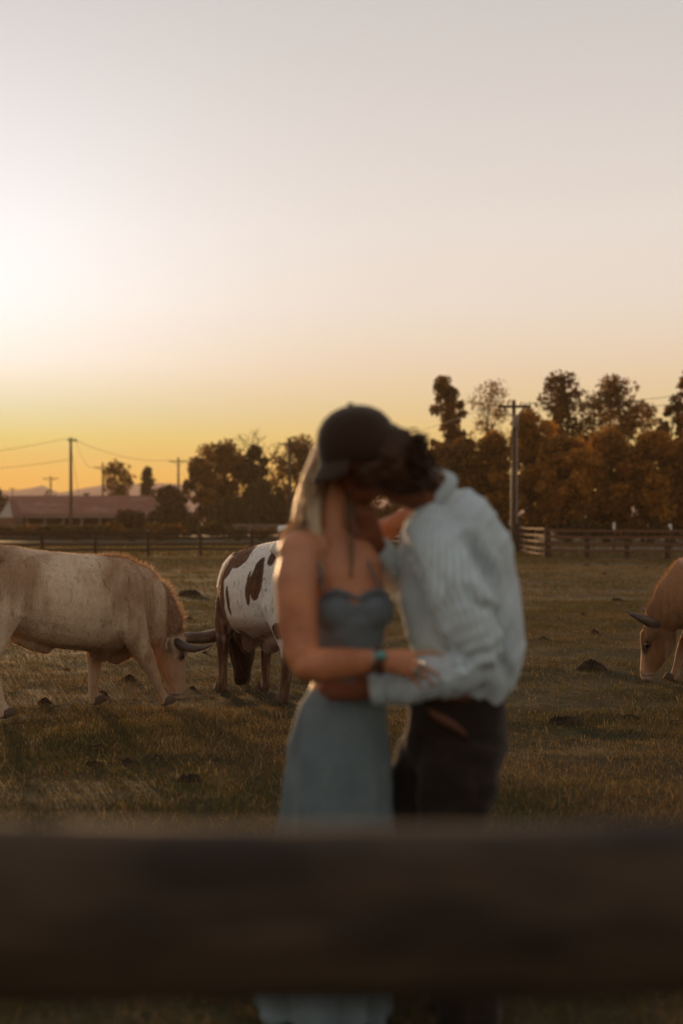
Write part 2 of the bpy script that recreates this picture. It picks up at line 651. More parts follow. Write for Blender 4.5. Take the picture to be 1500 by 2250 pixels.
G_R = 'trees beyond the right-hand fence'
tree('poplar_tree', 'tall narrow dense poplar left of the utility pole', 984, 826, 36, 1105, 106, 'brown', 'poplar', 6500, .26, clumps=60, group=G_R)
tree('poplar_tree', 'sparse pale golden poplar just left of the nearest utility pole', 1075, 836, 50, 1060, 112, 'gold', 'poplar', 2600, .2, clumps=60, group=G_R)
tree('broadleaf_tree', 'small thin-topped tree peeping out behind the nearest utility pole', 1158, 895, 30, 1060, 110, 'brown', 'round', 900, .22, clumps=26, group=G_R)
tree('broadleaf_tree', 'tall ragged two-topped tree, first right of the utility pole', 1242, 820, 60, 1080, 104, 'brown', 'poplar', 4800, .27, clumps=60, group=G_R)
tree('broadleaf_tree', 'tall dark tree with a rounded top, second right of the utility pole', 1336, 834, 70, 1090, 103, 'brown', 'poplar', 6000, .27, clumps=64, group=G_R)
tree('broadleaf_tree', 'thin tree on the falling slope of crowns right of the tall dark tree', 1412, 882, 44, 1080, 106, 'brown', 'poplar', 2300, .24, clumps=40, group=G_R)
tree('broadleaf_tree', 'slim tree with a ragged top near the right edge', 1480, 872, 32, 1090, 101, 'brown', 'poplar', 2400, .28, clumps=34, group=G_R)
tree('broadleaf_tree', 'tallest tree cut off by the right edge', 1518, 806, 36, 1090, 99, 'brown', 'poplar', 2800, .28, clumps=40, group=G_R)
for px, top, hw, low, d, k, lab in [
        (950, 985, 46, 1140, 97, 'brown', 'low rusty tree in front of the narrow poplar'),
        (1015, 972, 52, 1142, 95, 'brown', 'low rounded tree between the two poplars'),
        (1080, 955, 56, 1142, 94, 'orange', 'low orange tree below the sparse golden poplar'),
        (1162, 908, 56, 1145, 93, 'orange', 'bushy autumn tree right behind the nearest utility pole'),
        (1246, 962, 66, 1142, 91, 'orange', 'wide autumn tree below the ragged two-topped tree'),
        (1336, 955, 72, 1146, 92, 'orange', 'wide autumn tree below the tall dark tree'),
        (1426, 955, 62, 1142, 91, 'orange', 'wide autumn tree behind the white marker stake by the right edge'),
        (1508, 945, 60, 1142, 92, 'orange', 'autumn tree half cut off by the right edge')]:
    tree('autumn_tree', lab, px, top, hw, low, d, k, 'round', 7500, .30, group='low autumn trees behind the right-hand fence', clumps=46, trunk_r=.26)
G_L = 'trees beyond the paddock'
tree('broadleaf_tree', 'round-crowned tree standing alone behind the barn roof', 257, 1019, 35, 1098, 195, 'brown', 'round', 1500, .42, group=G_L, clumps=30)
tree('conifer_tree', 'small pointed conifer behind the right end of the barn roof', 323, 1028, 27, 1100, 195, 'dark', 'cone', 1100, .4, group=G_L, clumps=34)
tree('broadleaf_tree', 'low dark round tree at the right end of the barn', 372, 1072, 46, 1165, 150, 'dark', 'dome', 4200, .38, group=G_L, clumps=36)
tree('broadleaf_tree', 'rusty tree on the left shoulder of the tall clump', 437, 1012, 38, 1160, 150, 'brown', 'round', 4200, .36, group=G_L, clumps=34)
tree('broadleaf_tree', 'broad rusty tree in the middle of the tall clump', 490, 975, 58, 1160, 152, 'brown', 'round', 7000, .38, group=G_L, clumps=46)
tree('broadleaf_tree', 'dark dense tree with a round head on the right of the tall clump', 562, 984, 38, 1150, 150, 'dark', 'round', 5000, .38, group=G_L, clumps=36)
tree('broadleaf_tree', 'reddish open tree behind the utility pole left of the blonde woman', 650, 966, 56, 1160, 156, 'brown', 'poplar', 6000, .36, group=G_L, clumps=46)
for px, top, lb in ((725, 985, 'rusty tree mostly hidden behind the hair of the blonde woman'), (795, 978, 'rusty tree seen low between the two faces of the couple'),
                    (865, 985, 'rusty tree behind the dark curls of the man')):
    tree('broadleaf_tree', lb, px, top, 54, 1165, 150, 'brown', 'round', 5000, .38, group=G_L, clumps=34)
tree('broadleaf_tree', 'low dark tree at the left edge behind the barn', 0, 1076, 22, 1120, 170, 'dark', 'dome', 700, .36, group=G_L, clumps=16)
willow('drooping willow in front of the tall dark clump', 580, 1050, 62, 1168, 138)
willow('wider low willow left of the drooping willow', 508, 1092, 58, 1168, 140)
# bare twiggy tree above the clump
t = thing('bare_tree', 'leafless twiggy tree rising above the rusty clump', 'tree', ((560 - 750) * 170 / FPX, 170, 0), 0, G_L)
bt = MB()
mm = 170 / FPX


def twig(p, dirv, ln, r, depth):
    q_ = p + dirv * ln
    bt.tube([p, (p + q_) / 2 + RNG.normal(0, .04 * ln, 3), q_], [r, r * .8, r * .55], n=5)
    if depth:
        for _ in range(3):
            nd = dirv + RNG.normal(0, .45, 3) * (1, .6, .6)
            nd[2] = abs(nd[2]) * .8 + .15
            twig(q_, nd / np.linalg.norm(nd), ln * random.uniform(.55, .8), r * .55, depth - 1)


bt.tube([(0, 0, -.1), (0, 0, 7.0)], [.3, .2], n=7)
for dv, z in (((-.55, 0, .8), 6.2), ((0, 0, 1), 7), ((.5, .1, .75), 6.4), ((-.2, .2, 1), 6.8), ((.75, 0, .5), 6.0)):
    dv = np.array(dv) / np.linalg.norm(dv)
    twig(np.array((0, 0, z)), dv, 2.2, .13, 3)
link('trunk', bt.mesh('trunk'), M['bark'], t)


def bush(label, px, top, hw, low, d, kind, name='bush', n=700, leaf=.3, group='bushes along the barnyard'):
    m = d / FPX
    H = max(.3, (low - top) * m)
    z0 = max(0, CAMZ + (HOR - low) * m)
    W = hw * m
    c = 14
    t = thing(name, label, 'bush', ((px - 750) * m, d, z0), 0, group)
    cc = np.stack([RNG.uniform(-.75, .75, c) * W, RNG.uniform(-.6, .6, c) * W, RNG.uniform(.15, .75, c) * H], -1)
    st = MB()
    for p in cc:
        st.tube([(p[0] * .2, p[1] * .2, -z0 if z0 < .4 else 0), p], [.05, .015], n=4)
    link('stem', st.mesh('stem'), M['bark'], t)
    per = RNG.integers(0, c, n)
    off = RNG.normal(size=(n, 3))
    off /= np.linalg.norm(off, axis=1)[:, None]
    pts = cc[per] + off * (RNG.random(n) ** .5)[:, None] * np.array((W * .42, W * .42, H * .34))
    pts[:, 2] = np.clip(pts[:, 2], .03, H)
    pal = np.array(LEAFC[kind])
    cols = pal[RNG.integers(0, 3, n)] * RNG.uniform(.7, 1.2, n)[:, None]
    link('foliage', leaf_mesh('foliage', pts, leaf, cols), M['leaf'], t, smooth=False)


bush('round dark bush in front of the barn posts', 286, 1119, 29, 1168, 128, 'dark', n=1300, leaf=.28)
bush('pale straw-coloured shrub right of the round dark bush', 336, 1148, 24, 1170, 125, 'gold', n=700, leaf=.22)
bush('pale low shrub in front of the willow', 424, 1150, 20, 1170, 125, 'olive', n=500, leaf=.22)
for px, top, hw, k, lab in ((15, 1156, 30, 'olive', 'low weedy bush at the left edge below the barn'), (75, 1158, 32, 'brown', 'low weedy bush left of the tall pole base'),
                            (135, 1157, 30, 'olive', 'low weedy bush at the foot of the tall pole'), (205, 1154, 28, 'olive', 'low green bush in front of the barn posts'),
                            (248, 1152, 20, 'brown', 'low rusty bush beside the round dark bush'), (385, 1157, 20, 'brown', 'low rusty bush at the foot of the pole with the canister'),
                            (470, 1155, 26, 'olive', 'low bush under the wide willow')):
    bush(lab, px, top - 5, hw * 1.3, 1178, 112, k, n=1100, leaf=.24)
for px, top, hw, k, lab in ((525, 1158, 26, 'olive', 'low bush just left of the pale panel fence'), (575, 1160, 26, 'brown', 'low rusty bush at the middle of the pale panel fence'), (165, 1159, 24, 'brown', 'low rusty bush right of the tall pole foot'),
                            (290, 1160, 24, 'olive', 'low green bush under the round dark bush'), (350, 1160, 24, 'brown', 'low rusty bush in front of the straw-coloured shrub')):
    bush(lab, px, top, hw * 1.2, 1180, 116, k, n=900, leaf=.24)
for i, (px, lab) in enumerate(((962, 'added dark foliage as shade below the narrow dense poplar'), (1030, 'added dark foliage as shade between the two poplars'), (1098, 'added dark foliage as shade just left of the nearest utility pole'),
                               (1166, 'added dark foliage as shade right of the nearest utility pole'), (1232, 'added dark foliage as shade below the ragged two-topped tree'), (1300, 'added dark foliage as shade below the tall dark rounded tree'),
                               (1368, 'added dark foliage as shade behind the left white marker stake'), (1432, 'added dark foliage as shade between the two marker stakes'), (1496, 'added dark foliage as shade at the right edge behind the lane'))):
    bush(lab, px, 1122 + 5 * (i % 3), 44, 1185, 124, ('dark', 'olive', 'dark', 'brown')[i % 4], n=1500, leaf=.34, group='added shade foliage behind the autumn trees')  # foliage added to stand for the shadow under the crowns
for px, top, hw, lab in ((112, 1082, 26, 'dark bush showing above the left part of the barn roof'), (190, 1080, 24, 'dark bush showing above the barn roof left of the round tree')):
    bush(lab, px, top, hw, 1178, 200, 'dark', n=700, leaf=.4)

# ---- barn ---------------------------------------------------------
BD = 160.0
bm_ = BD / FPX
bx0, bx1 = (24 - 750) * bm_, (362 - 750) * bm_
zr, ze = CAMZ + (HOR - 1091) * bm_, CAMZ + (HOR - 1133) * bm_
barn = thing('barn', 'long low barn with a weathered red roof and open front', 'barn', ((bx0 + bx1) / 2, BD, 0))
hl = (bx1 - bx0) / 2


def slab(name, a, b, c, d_, th, m, par):
    s = MB()
    a, b, c, d_ = map(np.array, (a, b, c, d_))
    nn = np.cross(b - a, d_ - a)
    nn = nn / np.linalg.norm(nn) * th
    s.add([a, b, c, d_, a - nn, b - nn, c - nn, d_ - nn], [(0, 1, 2, 3), (7, 6, 5, 4), (0, 4, 5, 1), (1, 5, 6, 2), (2, 6, 7, 3), (3, 7, 4, 0)])
    return link(name, s.mesh(name), m, par, smooth=False)


nst = 24
for side, nm in ((-1, 'roof'), (1, 'roof')):
    rf = slab(nm, (-hl, side * 4.0, ze), (hl, side * 4.0, ze), (hl, 0, zr), (-hl, 0, zr), .12 * side, M['roof'], barn)
    if side < 0:
        for i in range(nst):                     # standing seams of the metal sheets
            s = MB()
            x = -hl + (i + .5) * 2 * hl / nst
            s.add([(x - .03, -4.02, ze + .02), (x + .03, -4.02, ze + .02), (x + .03, 0, zr + .04), (x - .03, 0, zr + .04), (x, -4.02, ze + .07), (x, 0, zr + .09)],
                  [(0, 4, 5, 3), (4, 1, 2, 5), (0, 1, 4), (3, 5, 2), (0, 3, 2, 1)])
            link('seam', s.mesh('seam'), M['roof'], rf, smooth=False)
s = MB()
s.box((0, -4.06, ze - .12), (2 * hl, .1, .26))
link('fascia', s.mesh('fascia'), M['trim_dull'], barn, smooth=False)
s = MB()
s.box((0, 3.4, ze / 2), (2 * hl - .3, .2, ze))
link('wall', s.mesh('wall'), M['barn'], barn, smooth=False)
for sx in (-1, 1):
    s = MB()
    s.add([(sx * (hl - .2), -3.6, 0), (sx * (hl - .2), 3.3, 0), (sx * (hl - .2), 3.3, ze - .05), (sx * (hl - .2), 0, zr - .15), (sx * (hl - .2), -3.6, ze - .05),
           (sx * (hl - .35), -3.6, 0), (sx * (hl - .35), 3.3, 0), (sx * (hl - .35), 3.3, ze - .05), (sx * (hl - .35), 0, zr - .15), (sx * (hl - .35), -3.6, ze - .05)],
          [(0, 1, 2, 3, 4), (9, 8, 7, 6, 5), (0, 5, 6, 1), (1, 6, 7, 2), (2, 7, 8, 3), (3, 8, 9, 4), (4, 9, 5, 0)])
    link('gable_wall', s.mesh('gable_wall'), M['barn'], barn, smooth=False)
pm = None
for i in range(9):
    s = MB()
    s.box((-hl + .6 + i * (2 * hl - 1.2) / 8, -3.7, (ze - .1) / 2), (.22, .22, ze - .1))
    link('post', s.mesh('post'), M['trim_dull'], barn, smooth=False)
for z, x0, x1 in ((1.15, -hl + .8, -hl + 8), (.6, -hl + .8, hl - 1)):
    s = MB()
    s.box(((x0 + x1) / 2, -3.85, z), (x1 - x0, .06, .14))
    link('rail', s.mesh('rail'), M['trim_dull'], barn, smooth=False)

shed = thing('shed', 'small gabled shed with a pale end wall at the left edge of the barn', 'shed', ((8 - 750) * 152 / FPX, 152, 0))
sm = 152 / FPX
zr2, ze2 = CAMZ + (HOR - 1097) * sm, CAMZ + (HOR - 1131) * sm
s = MB()
w2 = 1.15
s.add([(.45 - .95 * w2 / 1.15, 0, ze2 - .3), (.45 + .55, 0, ze2 - .3), (.45 + .1, 0, zr2 - .05), (.45 - .95 * w2 / 1.15, .2, ze2 - .3), (.45 + .55, .2, ze2 - .3), (.45 + .1, .2, zr2 - .05)],
      [(0, 1, 2), (5, 4, 3), (0, 3, 4, 1), (1, 4, 5, 2), (2, 5, 3, 0)])
link('gable', s.mesh('gable'), M['trim'], shed, smooth=False)
s = MB()
s.box((0, 1.8, (ze2 - .3) / 2), (2.6, 3.6, ze2 - .3))
link('wall', s.mesh('wall'), M['barn'], shed, smooth=False)
slab('roof', (-2.6, -.3, ze2 - .3), (-2.6, 3.9, ze2 - .3), (.5, 3.9, zr2), (.5, -.3, zr2), -.1, M['roof'], shed)
slab('roof', (1.15, 3.9, ze2 - .3), (1.15, .25, ze2 - .3), (.55, .25, zr2), (.55, 3.9, zr2), -.1, M['roof'], shed)


# ---- utility poles ------------------------------------------------
POLETOP = {}


def utility_pole(label, px, top, d, arm_w, arm_y, canister=None, edge_tube=False, r=.14, skew=0.0):
    m = d / FPX
    H = CAMZ + (HOR - top) * m
    t = thing('utility_pole', label, 'utility pole', ((px - 750) * m, d, 0), skew, 'utility poles along the far road')
    s = MB()
    s.tube([(0, 0, -.2), (0.02, 0, H * .5), (0, 0, H)], [r * 1.15, r, r * .75], n=10)
    link('pole', s.mesh('pole'), M['pole'], t)
    za = CAMZ + (HOR - arm_y) * m
    aw = arm_w * m
    s = MB()
    s.box((0, -r - .05, za), (aw, .10, .13))
    arm = link('crossarm', s.mesh('crossarm'), M['pole'], t, smooth=False)
    ends = []
    for fx in (-.46, -.2, .2, .46):
        s = MB()
        s.tube([(fx * aw, -r - .05, za + .06), (fx * aw, -r - .05, za + .2)], [.04, .055], n=6)
        link('insulator', s.mesh('insulator'), M['pipe'], arm)
        ends.append(np.array(((px - 750) * m + fx * aw * math.cos(skew), d + fx * aw * math.sin(skew), za + .2)))
    if arm_w > 30:
        for sx in (-1, 1):
            s = MB()
            s.tube([(sx * aw * .3, -r - .05, za - .06), (0, -r - .02, za - .6)], [.025, .025], n=5)
            link('brace', s.mesh('brace'), M['pole'], t)
    if canister:
        s = MB()
        zc_ = CAMZ + (HOR - canister) * m
        s.tube([(.05, -r - .22, zc_ - .3), (.05, -r - .22, zc_ + .3)], [.15, .15], n=10, cap=.2)
        link('transformer', s.mesh('transformer'), M['trim_dull'], t)
    if edge_tube:
        s = MB()  # thin pale tubes along both edges of the pole
        s.tube([(r + .03, -.05, 0), (r * .9 + .03, -.05, H * .82)], [.035, .035], n=6)
        s.tube([(-r - .03, -.05, 0), (-r * .9 - .03, -.05, H * .55)], [.022, .022], n=6)
        link('edge_tube', s.mesh('edge_tube'), M['pipe'], t)
    return ends


E1 = utility_pole('small distant pole with a wide crossarm in front of the mountains', 112, 1047, 255, 34, 1052, r=.17)
E2 = utility_pole('tall dark pole standing before the barn, tallest of the left poles', 156, 962, 146, 26, 968, r=.16, skew=R(50))
E3 = utility_pole('pole with a crossarm left of the round-crowned tree', 226, 1017, 205, 36, 1028, r=.16)
E4 = utility_pole('pole with a canister below its crossarm left of the rusty clump', 392, 1005, 180, 40, 1014, canister=1042, r=.15)
E5 = utility_pole('pole with a crossarm just left of the blonde woman', 636, 963, 135, 50, 976, r=.19)
E6 = utility_pole('nearest utility pole with pale edges, right of the man', 1128, 880, 69, 72, 894, canister=927, edge_tube=True, r=.12)
utility_pole('tiny far pole at the left end of the mountains', 28, 1072, 280, 16, 1075, r=.12)


def wire(label, a, b, sag, r=.018):
    s = MB()
    a, b = np.array(a), np.array(b)
    pts = [a + (b - a) * u - np.array((0, 0, 4 * sag * u * (1 - u))) for u in np.linspace(0, 1, 15)]
    s.tube(pts, r, n=4, cap=0)
    tag(link('power_line', s.mesh('power_line'), M['wire']), label, 'power line', 'power lines between the poles')


wire('wire running off the left edge from the tall dark pole', E2[0], P(-260, 1010, 138), .5)
wire('wire from the tall dark pole to the round tree pole', E2[3], E3[0], 1.2)
wire('wire from the tall dark pole to the pole with the canister', E2[2], E4[0], .8)
wire('wire from the canister pole to the pole beside the blonde woman', E4[3], E5[0], .8)
wire('lower wire running off the left edge across the yellow sky', P(160, 1008, 146), P(-200, 1035, 140), .4)
wire('wire rising off the right edge from the nearest pole', E6[3], P(1760, 812, 60), .5, .012)
wire('lower wire rising off the right edge from the nearest pole', E6[2], P(1760, 850, 62), .5, .012)
wire('wire from the nearest pole back towards the heads of the couple', E6[0], E5[3], 1.0, .015)
s = MB()
s.tube([P(157, 985, 146), P(186, 1160, 140)], .02, n=4)
tag(link('guy_wire', s.mesh('guy_wire'), M['wire']), 'guy wire slanting down from the tall dark pole', 'guy wire')


# ---- fences -------------------------------------------------------
def fence(label, pts, npost, zs, postm, railm, post_h, cat='fence', pw=.14, rh=.12, rt=.045, name='rail_fence', skip=1):
    """posts along the polyline from pts[0] to pts[1]; each rail spans `skip` bays"""
    a, b = np.array(pts[0], float), np.array(pts[1], float)
    c = (a + b) / 2
    t = thing(name, label, cat, (c[0], c[1], 0))
    ang = math.atan2(b[1] - a[1], b[0] - a[0])
    pp = [a + (b - a) * i / (npost - 1) - c for i in range(npost)]
    nrm_ = np.array((math.sin(ang), -math.cos(ang)))
    for p in pp:
        s = MB()
        h = post_h * random.uniform(.95, 1.06)
        s.box((p[0], p[1], h / 2 - .1), (pw, pw, h + .2), ang + random.uniform(-.08, .08), .006)
        link('post', s.mesh('post'), postm, t, smooth=False)
    for z in zs:
        for i in range(0, npost - 1, skip):
            j = min(i + skip, npost - 1)
            p0, p1 = pp[i], pp[j]
            off = nrm_ * (pw / 2 + rt / 2 + .004 * (i % 3))
            za, zb = z + random.gauss(0, .012), z + random.gauss(0, .012)
            s = MB()
            ln = np.linalg.norm(p1 - p0) / 2 + .03
            dirv = (p1 - p0) / np.linalg.norm(p1 - p0)
            vs_, k = [], 5
            for u in np.linspace(-1, 1, k):
                m_ = (p0 + p1) / 2 + dirv * ln * u + off
                zc2 = za + (zb - za) * (u + 1) / 2 - .018 * (1 - u * u) + random.gauss(0, .004)
                for dy, dz in ((-1, -1), (1, -1), (1, 1), (-1, 1)):
                    q_ = m_ + nrm_ * dy * rt / 2
                    vs_.append((q_[0], q_[1], zc2 + dz * rh / 2))
            fs = [(3, 2, 1, 0), tuple(range((k - 1) * 4, k * 4))]
            for e in range(k - 1):
                for w in range(4):
                    fs.append((e * 4 + w, e * 4 + (w + 1) % 4, (e + 1) * 4 + (w + 1) % 4, (e + 1) * 4 + w))
            s.add(vs_, fs)
            link('rail', s.mesh('rail'), railm, t, smooth=False)
    return t


fl = 57.5
fence('long dark four-rail fence across the back of the paddock', ((-26, 58.5), (7.1, 64)), 16, (1.0, .78, .53, .30), M['wood_dark'], M['wood_dark'], 1.1, rh=.11)
ca_ = P(1138, HOR, 69)[:2]
cb_ = P(1199, HOR, 58.5)[:2]
fence('short fence stretch just left of the big corner post', ((7.3, 69.5), (ca_[0] - .16, 69)), 2, (1.08, .82, .55, .30), M['wood_dark'], M['wood_tan'], 1.15, rh=.1)
fence('weathered tan gate-like panel slanting from the corner post', ((ca_[0] + .1, ca_[1] - .3), cb_), 4, (1.22, .93, .66, .38, .14), M['wood_dark'], M['wood_tan'], 1.15, pw=.09, rh=.075, skip=3)
fence('weathered tan four-rail fence along the right of the paddock', ((cb_[0] + .1, cb_[1]), (20.5, 54)), 9, (1.14, .875, .61, .34), M['wood_dark'], M['wood_tan'], 1.2, pw=.19, rh=.10, skip=2)
cp = thing('corner_post', 'thick dark corner post at the foot of the nearest utility pole', 'fence post', (ca_[0], ca_[1], 0))
s = MB()
s.box((0, 0, .66), (.36, .3, 1.5), .1, .01)
link('post', s.mesh('post'), M['wood_dark'], cp, smooth=False)
s = MB()
s.box((0, 0, 1.43), (.40, .34, .04), .1)
link('cap', s.mesh('cap'), M['wood_dark'], cp, smooth=False)
fence('small pale panel fence below the willow', ((P(512, 0, 134)[0], 134), (P(628, 0, 134)[0], 134)), 9, (1.25, .98, .7), M['wood_dark'], M['trim_dull'], 1.3, pw=.14, rh=.14)
fence('low dark fence in the field behind the right-hand fence', ((11, 97), (34, 96)), 9, (1.0, .6), M['wood_dark'], M['wood_dark'], 1.1)
for px, top, w, lab in ((1348, 1149, .08, 'white marker stake behind the right-hand fence, left one'), (1471, 1152, .11, 'pale greenish marker stake near the right edge')):
    st = thing('marker_stake', lab, 'marker stake', ((px - 750) * 74 / FPX, 74, 0), 0, 'marker stakes by the lane')
    s = MB()
    s.box((0, 0, .7), (w, .06, CAMZ + (HOR - top) * 74 / FPX - .7 + .7), 0)
    s.v = [(x, y, max(-.05, z - .7 + (CAMZ + (HOR - top) * 74 / FPX) / 2)) for x, y, z in s.v]
    link('stake', s.mesh('stake'), M['wood_dark'], st, smooth=False)
    s = MB()
    zt_ = CAMZ + (HOR - top) * 74 / FPX
    s.box((0, 0, zt_ - .16), (w + .03, .09, .36))
    link('cap', s.mesh('cap'), M['white_metal'], st, smooth=False)
tank = thing('water_tank', 'small white drum beside the pale panel fence', 'water drum', (P(612, 0, 128)[0], 128, 0))
s = MB()
s.tube([(0, 0, .25), (.9, 0, .25)], [.42, .42], n=14, cap=.2)
s.v = [(x, y, z + .55) for x, y, z in s.v]
link('drum', s.mesh('drum'), M['white_metal'], tank)
s = MB()
for x in (.15, .75):
    s.box((x, 0, .2), (.12, .7, .4))
link('cradle', s.mesh('cradle'), M['wood_dark'], tank, smooth=False)

# ---- evening haze -------------------------------------------------
mb = MB()
mb.box((0, 0, 24), (3000, 3000, 54))
mb.v = [(x, y, -2.0 if z < 0 else 58.0) for x, y, z in mb.v]
hz = link('haze', mb.mesh('haze'), None, smooth=False)
hm_ = bpy.data.materials.new('haze')
hm_.use_nodes = True
ht = hm_.node_tree
ht.nodes.clear()
pv = N(ht, 'ShaderNodeVolumePrincipled')
pv.inputs['Color'].default_value = (1.0, .74, .48, 1)
pv.inputs['Density'].default_value = .00026
pv.inputs['Anisotropy'].default_value = .3
oo = N(ht, 'ShaderNodeOutputMaterial')
ht.links.new(pv.outputs[0], oo.inputs['Volume'])
hz.data.materials.append(hm_)
tag(hz, kind='stuff')

# ------------------------------------------------------------------ field
def blades(name, n, d0, d1, h, w, power, spread=0.62, margin=1.6, seg=2):
    u = RNG.random(n)
    d = (d0 ** power + u * (d1 ** power - d0 ** power)) ** (1 / power)
    half = .26 * d + margin
    x = RNG.uniform(-1, 1, n) * half
    # tufts: blades gather round random centres
    m = n // 9
    ci = RNG.integers(0, m, n)
    loose = RNG.random(n) < .35
    sp = .022 + .0022 * d[ci]
    x = np.where(loose, x, x[ci] + RNG.normal(0, 1, n) * sp)
    d = np.where(loose, d, d[ci] + RNG.normal(0, 1, n) * sp)
    p2 = np.stack([x, d, 0 * x], -1)
    lush = fbm(p2 * .7, 21, 3)                    # patches of longer grass, dry grass, bare soil
    dry = fbm(p2 * .55 + 40, 33, 3)
    keep = (lush > -.75) | (RNG.random(n) < .6)
    x, d, p2, lush, dry = x[keep], d[keep], p2[keep], lush[keep], dry[keep]
    n = len(x)
    straw = (RNG.random(n) < .10 + .16 * smoothstep(.1, .7, dry))
    hh_ = h * RNG.uniform(.45, 1.25, n) * (1 + .45 * np.clip(lush, -.6, 1)) * np.where(straw, 1.25, 1)
    an = RNG.uniform(0, 2 * PI, n)
    lean = RNG.uniform(.15, 1.15, n) * np.where(straw, 1.5, 1) * hh_
    z = gz(x, d) - .004
    b = np.stack([x, d, z], -1)
    di = np.stack([np.cos(an), np.sin(an), 0 * an], -1)
    sd = np.stack([-np.sin(an + RNG.normal(0, .6, n)), np.cos(an), 0 * an], -1) * (w * (1 + .03 * d) * RNG.uniform(.6, 1.3, n))[:, None]
    up = np.array((0, 0, 1.0))
    mid = b + di * (lean * .35)[:, None] + up * (hh_ * .6)[:, None]
    tip = b + di * lean[:, None] + up * (hh_ * np.where(straw, .75, .95))[:, None]
    green = np.array(((.092, .080, .019), (.058, .056, .014), (.130, .098, .026), (.135, .078, .024)))
    c = green[RNG.integers(0, 4, n)] * RNG.uniform(.7, 1.3, n)[:, None]
    dr = smoothstep(.0, .7, dry)[:, None]
    c = c * (1 - .6 * dr) + np.array((.20, .115, .042)) * .6 * dr
    c = np.where(straw[:, None], np.array((.35, .225, .10)) * RNG.uniform(.5, 1.2, n)[:, None], c)
    red = RNG.random(n) < .006
    c = np.where(red[:, None], np.array((.34, .08, .02)), c)
    if seg == 2:
        v = np.stack([b - sd, b + sd, mid + sd * .7, mid - sd * .7, tip], 1).reshape(-1, 3)
        k5 = np.arange(n) * 5
        loops = np.stack([k5, k5 + 1, k5 + 2, k5 + 3, k5 + 3, k5 + 2, k5 + 4], 1).ravel()
        starts = np.stack([np.arange(n) * 7, np.arange(n) * 7 + 4], 1).ravel()
        per = 5
    else:
        v = np.stack([b - sd, b + sd, tip], 1).reshape(-1, 3)
        loops = np.arange(n * 3)
        starts = np.arange(n) * 3
        per = 3
    me = bpy.data.meshes.new(name)
    me.vertices.add(len(v))
    me.vertices.foreach_set('co', v.astype(np.float32).ravel())
    me.loops.add(len(loops))
    me.loops.foreach_set('vertex_index', loops.astype(np.int32))
    me.polygons.add(len(starts))
    me.polygons.foreach_set('loop_start', starts.astype(np.int32))
    me.update(calc_edges=True)
    set_col(me, np.repeat(c, per, 0))
    return tag(link(name, me, M['grass'], smooth=False), 'short grazed grass with dry straw covering the paddock', 'grass', kind='stuff')


blades('grass', 230000, 3.2, 11, .042, .0014, 1.6)
blades('grass', 260000, 11, 26, .040, .0020, 1.5, seg=1)
blades('grass', 170000, 26, 62, .055, .0040, 1.5, seg=1)
blades('dry_grass', 60000, 62, 100, .12, .010, 1.4, seg=1, margin=6)


def clod(px, py, wpx, label, name='dirt_clod', hpx=None, group='dark clods of dirt and dung in the paddock'):
    d = CAMZ * FPX / (py - HOR)
    r = wpx * d / FPX / 2
    hgt = (hpx or wpx * .34) * d / FPX
    nr_, ns_ = 16, 44
    rr, aa = np.meshgrid(np.linspace(0, 1, nr_), np.arange(ns_) * 2 * PI / ns_, indexing='ij')
    edge = 1 + .32 * vnoise(np.stack([np.cos(aa).ravel() * 1.6 + px, np.sin(aa).ravel() * 1.6, 0 * aa.ravel()], -1), 5).reshape(aa.shape)
    qx, qy = np.cos(aa) * rr * edge * r, np.sin(aa) * rr * edge * r * .85
    p3 = np.stack([qx.ravel() / r, qy.ravel() / r, np.full(qx.size, px * .37)], -1)
    lump = .55 + .45 * fbm(p3 * 1.5, 7, 2).reshape(aa.shape)
    rough_ = (1 - np.abs(fbm(p3 * 3.6, 8, 3))).reshape(aa.shape) ** 2
    hz_ = hgt * (1 - rr ** 3.2) * (np.clip(lump, .12, 1.2) * .85 + .42 * rough_) - .015 * rr
    v = np.stack([qx + vnoise(p3 * 6, 4).reshape(aa.shape) * r * .06, qy + vnoise(p3 * 6, 6).reshape(aa.shape) * r * .06, hz_], -1).reshape(-1, 3)
    f = [(i * ns_ + j, (i + 1) * ns_ + j, (i + 1) * ns_ + (j + 1) % ns_, i * ns_ + (j + 1) % ns_) for i in range(nr_ - 1) for j in range(ns_)]
    me = bpy.data.meshes.new(name)
    me.from_pydata(v.tolist(), [], f)
    x = (px - 750) / FPX * d
    o = link(name, me, M['clod'])
    o.location = (x, d, float(gz(x, d)))
    o.rotation_euler = (0, 0, random.uniform(-.5, .5))
    tag(o, label, 'dirt clod', group)
    return o


